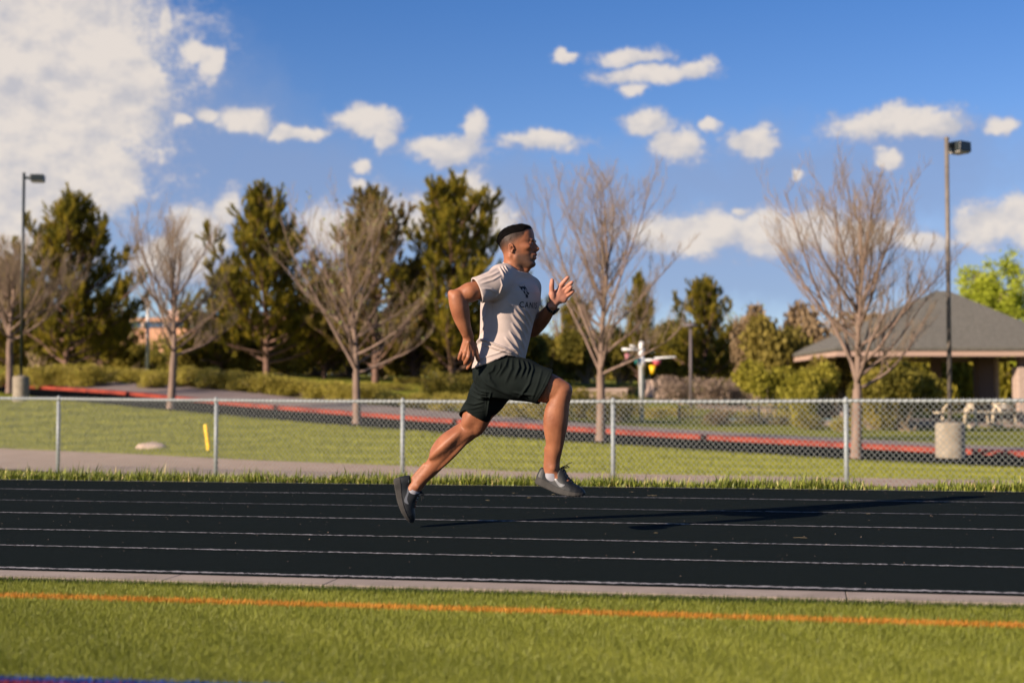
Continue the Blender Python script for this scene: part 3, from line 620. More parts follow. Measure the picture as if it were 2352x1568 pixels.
# ------------------------------------------------------------------ trees
m_bark = material('pale_bark', (.25, .175, .135), (.16, .115, .088), scale=9, rough=.95, bump=.5, bscale=30, stretch=(1, 1, .25), spec=.1)
m_twig = material('twig_bark', (.33, .25, .165), (.24, .18, .12), scale=2, rough=.95, spec=.1)
m_pbark = material('pine_bark', (.20, .12, .09), (.12, .075, .055), scale=6, rough=.95, bump=.5, bscale=24, spec=.1)
def tubes_np(segs, n):
    """segs: list of (p0, p1, r0, r1) -> vertices and quads, n sides"""
    A = np.array([s[0] for s in segs]); B = np.array([s[1] for s in segs]); r0 = np.array([s[2] for s in segs]); r1 = np.array([s[3] for s in segs])
    D = B - A; D /= np.linalg.norm(D, axis=1, keepdims=True) + 1e-9; ref = np.where(np.abs(D[:, 2:3]) < .9, [[0, 0, 1.]], [[1., 0, 0]]); X = np.cross(D, ref); X /= np.linalg.norm(X, axis=1, keepdims=True); Yv = np.cross(D, X)
    V = []
    for k in range(n):
        a = 2 * math.pi * k / n; o = X * math.cos(a) + Yv * math.sin(a); V.append(A + o * r0[:, None]); V.append(B + o * r1[:, None])
    V = np.stack(V, 1).reshape(-1, 3); m = len(segs); b = np.arange(m) * 2 * n; T = []
    for k in range(n):
        k2 = (k + 1) % n; T.append(np.stack([b + 2 * k, b + 2 * k2, b + 2 * k2 + 1, b + 2 * k + 1], 1))
    return V, np.concatenate(T)
def limb(rng, p, d, L, r, nseg, up, wob, end=.35):
    pts = [np.array(p, float)]; d = np.array(d, float); d /= np.linalg.norm(d); rr = [r]
    for i in range(nseg):
        d = d + np.array([0, 0, up / nseg]) + rng.normal(0, wob, 3); d /= np.linalg.norm(d); pts.append(pts[-1] + d * L / nseg); rr.append(r * (1 - (1 - end) * (i + 1) / nseg))
    return pts, rr
def bare_tree(base, H, Wd, fork, tr, label, seed, nprim=11, lean=0.0, buds=None, dens=1.0, flat=1.0, rise=1.0):
    rng = np.random.default_rng(seed); big, mid, fine = [], [], []
    def segs(lst, pts, rr):
        for a, b_, ra, rb in zip(pts[:-1], pts[1:], rr[:-1], rr[1:]): lst.append((a, b_, ra, rb))
    tp, trr = limb(rng, (0, 0, -.1), (lean, 0, 1), fork + .1, tr, 6, 0, .02, .78); trr[0] *= 1.35; segs(big, tp, trr); top = tp[-1]
    prims = []; ld, lr = limb(rng, top, (lean * .5, 0, 1), (H - fork) * .93, tr * .62, 12, .2, .045, .12); segs(big, ld, lr); prims.append((ld, lr, (H - fork) * .6)); hc = H - fork
    for i in range(nprim + 6):
        u = ((i + .5 * rng.random()) / (nprim + 6)) ** 1.5 * .62; k = min(int(u * 12), 11); st = ld[k] + (ld[k + 1] - ld[k]) * (u * 12 - k); az = i * 2.39996 + rng.normal(0, .25)
        t = 1.28 - 1.35 * u + rng.uniform(-.22, .12); 
        if i in (1, 4, 6): t = rng.uniform(.25, .45)
        up_z = u * hc + hc * .28; R_ = Wd / 2 * math.sqrt(max(1 - ((up_z / hc - .46) / .60) ** 2, .06)) * rng.uniform(.9, 1.12); L = min(R_ / max(math.sin(t), .40) * 1.08, hc * (1.02 - u))
        pts, rr = limb(rng, st, (math.cos(az) * math.sin(t), math.sin(az) * math.sin(t), math.cos(t) * rise), L, tr * rng.uniform(.28, .42) * (1 - .45 * u), 9, .55 + .35 * rng.random(), .07, .16); segs(big, pts, rr); prims.append((pts, rr, L))
    for pts, rr, L in prims:
        n2 = int(13 * dens * (1.6 if L > (H - fork) * .55 and pts is ld else 1))
        for j in range(n2):
            t = .16 + .82 * (j + rng.random()) / n2; ns_ = len(pts) - 1; k = min(int(t * ns_), ns_ - 1); f = t * ns_ - k; q = pts[k] * (1 - f) + pts[k + 1] * f; ax_ = pts[k + 1] - pts[k]; ax_ = ax_ / np.linalg.norm(ax_)
            side = rng.normal(0, 1, 3); side -= ax_ * side.dot(ax_); side /= np.linalg.norm(side) + 1e-9; side[2] = abs(side[2]) * .6
            d2 = ax_ * .75 + side * rng.uniform(.55, 1.1); L2 = L * (.62 - .38 * t) * rng.uniform(.65, 1.15)
            p2, r2 = limb(rng, q, d2, L2, max(rr[k] * .38, .005), 6, .6, .07, .25); segs(mid, p2, r2)
            n3 = int(10 * dens)
            for m in range(n3):
                t3 = .12 + .86 * (m + rng.random()) / n3; k3 = min(int(t3 * 6), 5); q3 = p2[k3] + (p2[k3 + 1] - p2[k3]) * (t3 * 6 - k3); a3 = p2[k3 + 1] - p2[k3]; a3 = a3 / np.linalg.norm(a3)
                s3 = rng.normal(0, 1, 3); s3 /= np.linalg.norm(s3); L3 = max(L2 * .42 * (1.1 - .5 * t3), .22) * rng.uniform(.6, 1.25)
                p3, r3 = limb(rng, q3, a3 * .8 + s3 * .62 + np.array([0, 0, .35]), L3, max(.0034, r2[k3] * .4), 4, .45, .09, .45); segs(fine, p3, r3)
                for w_ in range(2):
                    k4 = rng.integers(1, 4); s4 = rng.normal(0, 1, 3); s4 /= np.linalg.norm(s4); a4 = p3[k4 + 1] - p3[k4]; a4 /= np.linalg.norm(a4)
                    p4, r4 = limb(rng, p3[k4], a4 + s4 * .6, L3 * .55, .0027, 2, .3, .1, .6); segs(fine, p4, r4)
    root = empty('bare_tree', base, label, 'tree', 'bare trees along the road')
    sc = lambda lst: [(a * np.array([1, flat, 1]), b_ * np.array([1, flat, 1]), x, y) for a, b_, x, y in lst]
    V, T = tubes_np(sc(big), 8); np_mesh('trunk', V, T, m_bark, root, True, 4)
    V1, T1 = tubes_np(sc(mid), 5); np_mesh('branches', V1, T1, m_bark, root, True, 4)
    V2, T2 = tubes_np(sc(fine), 3); cr = np_mesh('crown', V2, T2, m_twig, root, False, 4)
    if buds:
        ends = np.array([f_[1] for f_ in fine if rng.random() < buds[0]]); leafpts = ends
        leaves('leaf_buds', ends + rng.normal(0, .03, ends.shape), buds[1], .6, buds[2], root, rng)['kind'] = 'stuff'
    return root
def leaves(name, Pn, size, var, mat, parent, rng, up=0.0):
    n = len(Pn); a = rng.normal(0, 1, (n, 3)); a /= np.linalg.norm(a, axis=1, keepdims=True); b = rng.normal(0, 1, (n, 3)); b -= a * (a * b).sum(1, keepdims=True); b /= np.linalg.norm(b, axis=1, keepdims=True)
    s = size * rng.uniform(1 - var, 1 + var, (n, 1)); V = np.stack([Pn - a * s, Pn + b * s * .55, Pn + a * s, Pn - b * s * .55], 1).reshape(-1, 3); i = np.arange(n) * 4
    return np_mesh(name, V, np.stack([i, i + 1, i + 2, i + 3], 1), mat, parent, n=4)
def leafmat(name, c1, c2, scale=1.6, tr=.3, c3=None): return material(name, c1, c2, scale=scale, rough=.7, spec=.2, trans=tr, lo=.38, hi=.62, c3=c3, detail=3)
m_bud = leafmat('green_buds', (.22, .26, .06), (.32, .34, .10))
m_needle = leafmat('pine_needles', (.10, .092, .010), (.36, .275, .03), 2.2, .4, (.23, .195, .02))
m_needle2 = leafmat('brown_pine_needles', (.15, .11, .03), (.30, .20, .06), 2.2, .3, (.21, .17, .03))
m_shrub = leafmat('shrub_leaves', (.24, .195, .03), (.43, .35, .08), 2.2, .35, (.40, .34, .06))
m_juniper = leafmat('juniper_leaves', (.11, .098, .014), (.33, .26, .045), 1.8, .35, (.21, .18, .028))
m_lime = leafmat('lime_leaves', (.19, .175, .016), (.38, .33, .045), 1.4, .4)
m_fresh = leafmat('fresh_green_leaves', (.26, .30, .02), (.46, .50, .05), 1.4, .4)
m_olive = leafmat('olive_leaves', (.15, .12, .02), (.27, .21, .045), 1.2, .3)
m_redbush = leafmat('red_brown_twigs', (.20, .135, .07), (.29, .205, .11), 1.6, .2)
m_dry = leafmat('dry_hedge', (.21, .155, .115), (.28, .21, .16), 1.6, .2)
m_willow = leafmat('golden_willow', (.25, .21, .02), (.38, .31, .03), .9, .35, (.13, .12, .012))

for nm, px, py, Y, H, Wd, fork, tr, lean, lab, seed, kw in (
    ('a', 22, 905, 46, (905 - 545) / F * 46, 6.0, 1.7, .13, .02, 'bare tree at the left edge beside the light pole', 41, {}),
    ('b', 392, 942, 41.5, (942 - 500) / F * 41.5, 3.6, 1.55, .125, .03, 'bare tree in front of the far brick building, left of the fluffy pines', 12, {'dens': .9}),
    ('c', 820, 977, 37, (977 - 455) / F * 37, 4.0, 1.35, .115, -.01, 'bare tree with greenish buds in front of the pines', 23, {'buds': (.035, .045, m_bud), 'rise': .8, 'dens': .62}),
    ('d', 1380, 1017, 32, (1017 - 395) / F * 32, 3.5, 1.5, .115, 0, 'tall bare tree right behind the runner, forking low', 34, {'rise': 1.0, 'dens': .9}),
    ('e', 1967, 1058, 27.5, (1058 - 405) / F * 27.5, 3.8, 1.35, .115, 0, 'wide bare tree left of the pavilion and the right light pole', 57, {'rise': .95, 'dens': .92})):
    p = ground_hit(px, py, 20); p = P(px, py, Y); p.z = float(terrain(p.x, p.y)); bare_tree(p, H, Wd, fork, tr, lab, seed, lean=lean, **kw)

def tuft_np(rng, C, D, L, n, w, spread):
    """needle tufts: bottle brushes along D from C"""
    m = len(C); C = np.repeat(C, n, 0); D = np.repeat(D, n, 0); t = rng.random((m * n, 1)); base = C + D * (t * L * .8)
    o = rng.normal(0, 1, (m * n, 3)); o -= D * (o * D).sum(1, keepdims=True); o /= np.linalg.norm(o, axis=1, keepdims=True) + 1e-9
    tip = base + (D * .75 + o * spread) * (L * .55) * rng.uniform(.7, 1.2, (m * n, 1)); s = np.cross(tip - base, rng.normal(0, 1, (m * n, 3))); s /= np.linalg.norm(s, axis=1, keepdims=True) + 1e-9; s *= w
    V = np.stack([base - s, base + s, tip], 1).reshape(-1, 3); return V, np.arange(m * n * 3).reshape(-1, 3)
def pine_mesh(H, Wd, seed, nb=56, first=.07, density=1.0, top=.3, bushy=1.0, powr=.8):
    rng = np.random.default_rng(seed); seg, C, D = [], [], []
    tp, tr_ = limb(rng, (0, 0, -.1), (0, 0, 1), H * .97, H * .022, 12, 0, .02, .12)
    for a, b_, ra, rb in zip(tp[:-1], tp[1:], tr_[:-1], tr_[1:]): seg.append((a, b_, ra, rb))
    lop = rng.uniform(.62, 1.3, 12)
    for i in range(int(nb * 1.25)):
        t = first + (1 - first) * ((i + rng.random()) / (nb * 1.25)) ** .95; z = t * H * .97; az = i * 2.39996 + rng.normal(0, .3)
        L = Wd / 2 * (max(1 - t, 0) ** powr * 1.05 + .07) * lop[int((az % 6.283) / 6.284 * 12)] * rng.uniform(.6, 1.12); q = np.array([tp[min(int(t * 12), 12)][0], tp[min(int(t * 12), 12)][1], z])
        el = rng.uniform(.02, .35) + .7 * t; d = (math.cos(az) * math.cos(el), math.sin(az) * math.cos(el), math.sin(el))
        pts, rr = limb(rng, q, d, L, .018 + L * .012, 6, .55, .05, .25)
        for a, b_, ra, rb in zip(pts[:-1], pts[1:], rr[:-1], rr[1:]): seg.append((a, b_, ra, rb))
        nt = max(4, int(L * 9 * density))
        for j in range(nt):
            u = .22 + .78 * (j + rng.random()) / nt; k = min(int(u * 6), 5); p_ = pts[k] + (pts[k + 1] - pts[k]) * (u * 6 - k); ax_ = pts[k + 1] - pts[k]; ax_ = ax_ / np.linalg.norm(ax_)
            sd = rng.normal(0, 1, 3); sd /= np.linalg.norm(sd); d2 = ax_ * .5 + sd * .75 + np.array([0, 0, .35]); d2 /= np.linalg.norm(d2); l2 = rng.uniform(.10, .42) * (1.2 - .6 * u) * (Wd / 3.2) ** .5
            e = p_ + d2 * l2; seg.append((p_, e, .010, .006)); up = d2 * .55 + np.array([0, 0, .75]) + rng.normal(0, .2, 3); up /= np.linalg.norm(up); C.append(e); D.append(up)
            if rng.random() < .65 * bushy: C.append(p_ + d2 * l2 * .5); v = d2 + np.array([0, 0, .5]) + rng.normal(0, .3, 3); D.append(v / np.linalg.norm(v))
    for a in range(6): C.append(tp[-1] + np.array([0, 0, -.12 * a + .05])); v = np.array([0, 0, 1.]) + rng.normal(0, .15 + .1 * a, 3); D.append(v / np.linalg.norm(v))
    V, T = tubes_np(seg, 5); Vn, Tn = tuft_np(rng, np.array(C), np.array(D), .46, 56, .014, .42)
    return V, T, Vn, Tn
def pine(px, pyt, pyb, Y, wpx, seed, label, nm='pine_tree', mat=None, src=None, group='pines behind the road', **kw):
    p = P(px, pyb, Y); g = float(terrain(p.x, p.y)); H = P(px, pyt, Y).z - g; Wd = wpx / F * Y
    r = empty(nm, (p.x, p.y, g), label, 'tree', group)
    if src:
        H0, W0, ch = src
        for c_ in ch:
            d = c_.copy(); COL.objects.link(d); d.parent = r; d.scale = (Wd / W0, Wd / W0, H / H0)
        r.rotation_euler.z = seed
        return
    V, T, Vn, Tn = pine_mesh(H, Wd, seed, **kw); a = np_mesh('trunk', V, T, m_pbark, r, True, 4); b_ = np_mesh('crown', Vn, Tn, mat or m_needle, r); return (H, Wd, (a, b_))
A1 = pine(150, 470, 868, 58, 400, 3, 'tall dark pine between the left light pole and the second bare tree', powr=.75)
A2 = pine(612, 458, 872, 57, 420, 7, 'tall full pine with a pointed top, left of the budding bare tree', powr=.7)
A3 = pine(862, 462, 880, 56, 400, 11, 'sparse brownish pine top rising behind the budding bare tree', mat=m_needle2, density=.75, bushy=.7, powr=.55)
A4 = pine(1040, 435, 885, 56, 410, 15, 'tallest pine, directly behind the runner\'s raised shoulder', powr=.62)
pine(1622, 655, 905, 66, 235, 1.3, 'round dark pine beyond the slim path lamp', src=A4)
pine(1468, 640, 900, 70, 120, 2.2, 'small narrow pine behind the tall bare tree', src=A1)
pine(1325, 690, 900, 72, 150, .7, 'low pine behind the trunk of the tall bare tree', src=A4)
pine(745, 640, 880, 60, 260, 4.0, 'short pine filling the gap between two tall pines', src=A2)
pine(508, 640, 870, 63, 210, 5.0, 'short pine left of the full pointed pine', src=A4)
pine(235, 690, 868, 62, 190, 1.9, 'low pine below the tall pine near the left light pole', src=A2)
pine(20, 610, 868, 64, 240, 2.9, 'pine at the left edge of the picture', src=A4)
pine(950, 620, 888, 62, 260, 3.3, 'short pine between the brownish pine and the tallest pine', src=A1)
pine(1140, 680, 890, 63, 240, .2, 'pine hidden low behind the runner\'s back', src=A2)
pine(1985, 735, 915, 68, 120, 2.4, 'small pine behind the left slope of the pavilion roof', src=A4)

def bush_pts(rng, W_, D_, H_, n, lumps=9, hollow=.55):
    c = np.c_[rng.uniform(-.36, .36, lumps) * W_, rng.uniform(-.3, .3, lumps) * D_, rng.uniform(.12, .72, lumps) * H_]; rr = rng.uniform(.20, .34, lumps)
    k = rng.integers(0, lumps, n); v = rng.normal(0, 1, (n, 3)); v /= np.linalg.norm(v, axis=1, keepdims=True); rad = (hollow + (1 - hollow) * rng.random((n, 1)) ** .6) * rr[k][:, None]
    pt = c[k] + v * rad * np.array([W_, D_, H_]) * np.array([.95, .95, 1.05]); pt += rng.normal(0, .035, pt.shape); pt = pt[pt[:, 2] > .02]; return pt
BUSH = {}
def bush(kind, px, pyt, pyb, Y, wpx, mat, label, nm='shrub', cat='shrub', group='shrubs and hedges beyond the road', seed=1, n=5200, size=.045, depth=.9, stems=True, hollow=.5):
    p = P(px, pyb, Y); g = float(terrain(p.x, p.y)); H = max(.3, P(px, pyt, Y).z - g); W_ = wpx * 1.3 / F * Y
    r = empty(nm, (p.x, p.y, g), label, cat, group)
    if kind not in BUSH:
        rng = np.random.default_rng(seed); pt = bush_pts(rng, 2, 1.8, 1.5, n, hollow=hollow); f = leaves('foliage', pt, size, .5, mat, r, rng)
        sg = []
        for i in range(26):
            e = pt[rng.integers(0, len(pt))]; b0 = np.array([rng.normal(0, .14), rng.normal(0, .14), -.05]); m_ = b0 * .4 + e * .5 + rng.normal(0, .06, 3); sg += [(b0, m_, .022, .015), (m_, e, .015, .006)]
        V, T = tubes_np(sg, 4); s = np_mesh('stems', V, T, m_twig, r, False, 4); BUSH[kind] = (f, s)
        f.scale = s.scale = (W_ / 2, W_ * depth / 2, H / 1.5)
    else:
        for c_ in BUSH[kind]:
            d = c_.copy(); COL.objects.link(d); d.parent = r; d.scale = (W_ / 2, W_ * depth / 2, H / 1.5)
            if d.name.startswith('foliage') and d.data.materials[0] is not mat:
                key = (kind, mat.name)
                if key not in BUSH: me = d.data.copy(); me.materials.clear(); me.materials.append(mat); BUSH[key] = me
                d.data = BUSH[key]
        r.rotation_euler.z = (px * .37) % 6.28 if depth > .7 else (0 if (px // 7) % 2 else math.pi)
    return r
B = 'b'
hedge = [(95, 838, 52, 75), (150, 834, 52.5, 85), (215, 834, 52, 95), (345, 850, 50.5, 66), (430, 838, 51, 70), (480, 842, 50, 80), (540, 848, 50, 75), (600, 858, 49, 60), (655, 862, 49, 70), (25, 838, 53, 70)]
for i, (px, pt, Y, w) in enumerate(hedge):
    pb = 0; bush('hedge', px, pt, 870, Y, w, m_shrub, 'clipped yellow green hedge bush number')['label'] = ['hedge bush right beside the left light pole pier', 'hedge bush second from the left light pole pier', 'wide hedge bush ending the row below the tall left pine', 'low hedge bush just left of the second bare tree trunk',
        'hedge bush just right of the second bare tree trunk', 'hedge bush behind the beige utility box', 'hedge bush between the utility box and the pointed pine', 'hedge bush below the pointed pine', 'last hedge bush before the low pinkish wall', 'hedge bush left of the left light pole'][i]
for px, pt, Y, w, lab in ((862, 888, 52, 50, 'loose hedge bush right of the third bare tree trunk'), (915, 886, 52, 60, 'loose hedge bush in front of the railing left of the runner'), (1060, 884, 51, 60, 'loose hedge bush behind the runner\'s rear thigh'), (1110, 890, 51, 50, 'loose hedge bush hidden behind the runner\'s shorts'), (1340, 920, 47, 80, 'loose hedge bush seen between the runner\'s knee and the central post'),
                          (1240, 925, 46, 70, 'loose hedge bush behind the runner\'s front shin'), (1560, 930, 48, 60, 'loose hedge bush right of the white pole behind the fence'), (1790, 940, 46, 60, 'loose hedge bush behind the pool railing'), (1720, 935, 46, 60, 'loose hedge bush at the pool railing left of the lime shrub')):
    bush('loose', px, pt, 900, Y, w, m_shrub, lab, seed=5, n=3600)
for px, pt, Y, w, lab in ((1560, 850, 56, 90, 'dry twiggy hedge bush left of the slim path lamp'), (1635, 858, 56, 90, 'dry twiggy hedge bush right of the slim path lamp'), (1695, 868, 56, 60, 'dry twiggy hedge bush meeting the lime shrubs'), (720, 868, 64, 50, 'reddish dry bush above the low pinkish wall'), (775, 870, 64, 50, 'reddish dry bush left of the third bare tree trunk')):
    bush('loose', px, pt, 900, Y, w, m_dry, lab)
for i, (px, pt, Y, w, lab) in enumerate(((930, 878, 57, 70, 'brown green shrub at the road bend, left of the runner'), (1000, 880, 57, 70, 'brown green shrub under the tallest pine'), (1180, 885, 56, 80, 'brown green shrub behind the gap of the runner\'s legs'), (1260, 888, 60, 80, 'brown green shrub behind the low tan wall, left end'), (1400, 885, 60, 90, 'brown green shrub behind the low tan wall, right end'), (1450, 925, 47, 60, 'small shrub at the foot of the white water play pole'), (1500, 930, 46, 60, 'small shrub just right of the white pole foot'), (1640, 935, 44, 70, 'shrub below the slim path lamp'), (1870, 945, 43, 70, 'shrub left of the wide bare tree foot'), (1930, 950, 42, 70, 'shrub directly behind the wide bare tree trunk'))):
    bush('loose', px, pt, 900, Y, w, (m_shrub, m_redbush, m_juniper)[i % 3], lab, seed=5)
def hedge_row(s0, s1, n0, step, h, w, where, mt):
    k = 0; rr_ = random.Random(int(s0 * 10)); s = s0
    while s < s1:
        x, y = road_pt(s, n0 + rr_.uniform(-.25, .25)); p = Vector((x, y, 0)); d = Vector((x, y)); c = P(1176, 900, y); px = CX + F * x / y
        hh = h * rr_.uniform(.8, 1.2); g = float(terrain(x, y)); pyt = HZ - F * (g + hh - CAMZ) / y
        bush('hedge', px, pyt, 900, y, w * rr_.uniform(.85, 1.2) / y * F / 1.3, mt, 'hedge bush %s, row %s' % (ORD[k], where)); s += step * rr_.uniform(.85, 1.15); k += 1
ORD = ['first from the right', 'second from the right', 'third from the right', 'fourth from the right', 'fifth from the right', 'sixth from the right', 'seventh from the right', 'eighth from the right', 'ninth from the right', 'tenth from the right', 'eleventh from the right', 'twelfth from the right', 'thirteenth from the right', 'fourteenth from the right', 'fifteenth from the right']
hedge_row(24.8, 38.5, 7.9, 1.3, .62, 1.7, 'beside the sidewalk at the left', m_shrub)
hedge_row(17, 24.5, 8.0, 1.25, .60, 1.5, 'beside the sidewalk behind the runner', m_shrub)
hedge_row(16, 25, 10.5, 1.5, .95, 1.8, 'of brown green bushes behind the runner', m_juniper)
# dark junipers forming the under storey
jun = [(-10, 740, 70, 130), (90, 715, 68, 120), (185, 725, 68, 130), (285, 790, 66, 90), (330, 800, 75, 90), (440, 760, 66, 110), (510, 740, 66, 110), (575, 720, 64, 120), (660, 705, 64, 120), (735, 700, 66, 120), (800, 700, 68, 120), (870, 705, 65, 130), (960, 700, 64, 130), (1040, 710, 64, 130), (1110, 715, 66, 130), (1200, 770, 66, 130), (1280, 765, 70, 120), (1350, 760, 70, 120), (1430, 745, 74, 110), (1510, 740, 76, 110), (1570, 735, 76, 100), (1680, 770, 72, 110)]
jl = ['at the left edge', 'under the leftmost pine', 'below the tall left pine', 'left of the flagpole', 'right behind the flagpole', 'behind the second bare tree trunk', 'left of the pointed pine', 'left foot of the pointed pine', 'right foot of the pointed pine', 'left of the third bare tree trunk', 'behind the third bare tree trunk', 'under the brownish pine', 'between brownish and tallest pine', 'under the tallest pine', 'behind the runner\'s hand', 'behind the runner\'s waist', 'before the runner\'s belly', 'behind the tall bare tree fork', 'above the low tan wall', 'behind the white pole arm', 'left of the round dark pine', 'right of the round dark pine']
for i, (px, pt, Y, w) in enumerate(jun):
    bush('juniper', px, pt, 890, Y, w, m_juniper, 'dark juniper ' + jl[i], 'juniper', 'shrub', 'dark junipers behind the hedges', seed=9, n=9000, size=.05)
# right side: lime, red brown and olive growth
for px, pt, pb, Y, w, mt, sd, lab in ((1770, 825, 910, 50, 105, m_lime, 'lime', 'bright lime shrub just right of the dry hedge'), (1860, 830, 915, 49, 105, m_lime, 'lime', 'lime shrub behind the wide bare tree, left side'), (1800, 722, 900, 58, 130, m_olive, 'lime', 'olive yellow tall shrub above the lime shrubs'),
                                      (1735, 700, 900, 62, 100, m_redbush, 'lime', 'red brown tall shrub next to the round dark pine'), (1900, 690, 900, 62, 130, m_redbush, 'lime', 'red brown tall bush left of the pavilion roof'), (1990, 720, 900, 66, 110, m_redbush, 'lime', 'red brown bush at the pavilion roof slope'),
                                      (1910, 800, 915, 52, 110, m_olive, 'lime', 'olive shrub behind the wide bare tree trunk'), (2080, 830, 1000, 44, 150, m_juniper, 'juniper', 'large dark rounded shrub left of the right light pole'), (2010, 870, 1000, 44.5, 80, m_juniper, 'juniper', 'dark shrub between the wide bare tree and the rounded shrub'),
                                      (1845, 880, 960, 45, 60, m_lime, 'lime', 'thin lime sapling shrub by the pool railing')):
    bush(sd, px, pt, pb, Y, w, mt, lab, seed=13, n=5200, size=.06)
for px, pt, Y, w, lab in ((2110, 760, 64, 130, 'golden willow mass under the left end of the pavilion roof'), (2190, 750, 66, 140, 'golden willow behind the right light pole'), (2270, 745, 66, 130, 'golden willow behind the dark pavilion column'), (2350, 745, 66, 140, 'golden willow at the right edge under the roof')):
    bush('willow', px, pt, 990, Y, w, m_willow, lab, 'willow', 'tree', 'golden willows behind the pavilion', seed=17, n=11000, size=.07)
def leafy_tree(px, pyt, pyb, Y, wpx, label, seed, mat, n=150, per=60, sz=.05, name='leafy_tree', spread=.33):
    p = P(px, pyb, Y); g = float(terrain(p.x, p.y)); H = P(px, pyt, Y).z - g; W_ = wpx / F * Y; rng = np.random.default_rng(seed); seg = []; ends = []
    tp, rr = limb(rng, (0, 0, -.1), (0, 0, 1), H * .4, H * .025, 5, 0, .03, .7)
    for a, b_, x, y in zip(tp[:-1], tp[1:], rr[:-1], rr[1:]): seg.append((a, b_, x, y))
    for i in range(11):
        az = i * 2.4; t = rng.uniform(.15, .95); L = min(H * .58, W_ / 2 / max(math.sin(t), .35)) * rng.uniform(.75, 1.0); pts, r_ = limb(rng, tp[-1 - i % 3], (math.cos(az) * math.sin(t), math.sin(az) * math.sin(t), math.cos(t)), L, H * .011, 6, .6, .07, .3)
        for a, b_, x, y in zip(pts[:-1], pts[1:], r_[:-1], r_[1:]): seg.append((a, b_, x, y))
        for j in range(n // 11):
            k = rng.integers(1, 6); d = rng.normal(0, 1, 3); d /= np.linalg.norm(d); d[2] = abs(d[2]) * .7; q = pts[k] + (pts[k + 1] - pts[k]) * rng.random(); e = q + d * L * rng.uniform(.12, .34); seg.append((q, e, .012, .005)); ends.append(e)
    E_ = np.array(ends); pt = np.repeat(E_, per, 0); pt = pt + rng.normal(0, spread * .55, pt.shape)
    r = empty(name, (p.x, p.y, g), label, 'tree'); V, T = tubes_np(seg, 5); np_mesh('trunk', V, T, m_bark, r, True, 4); leaves('crown', pt, sz, .5, mat, r, rng)
leafy_tree(2280, 583, 960, 70, 215, 'bright lime green leafy tree rising behind the pavilion roof', 4, m_fresh, 300, 90, .075)
leafy_tree(2400, 700, 960, 64, 160, 'darker lime tree at the right edge beside the roof', 6, m_fresh, 240, 90, .07)
leafy_tree(1710, 640, 900, 80, 90, 'thin pale green tree just coming into leaf beyond the round pine', 8, m_bud, 60, 22, .05)
leafy_tree(1290, 640, 900, 80, 90, 'thin far tree coming into leaf behind the runner\'s hand', 9, m_bud, 50, 18, .05)
leafy_tree(465, 640, 880, 82, 120, 'thin far tree coming into leaf left of the pointed pine', 19, m_bud, 60, 20, .05)
leafy_tree(290, 640, 880, 80, 90, 'thin far tree coming into leaf left of the flagpole', 29, m_bud, 60, 20, .05)

rng = np.random.default_rng(77); pts = []
for i in range(150):
    px = -120 + 2600 * i / 150; Y = rng.uniform(88, 100); p = P(px, 900, Y); g = float(terrain(p.x, p.y)); h = rng.uniform(1.2, 2.4); k = 420
    v = rng.normal(0, 1, (k, 3)); v /= np.linalg.norm(v, axis=1, keepdims=True); v *= rng.uniform(.5, 1, (k, 1)) ** .5; pts.append(np.array([p.x, p.y, g + h * .5]) + v * np.array([1.6, 1.2, h * .55]))
r_ = leaves('far_wood', np.concatenate(pts), .13, .5, m_juniper, None, rng); tag(r_, kind='stuff')
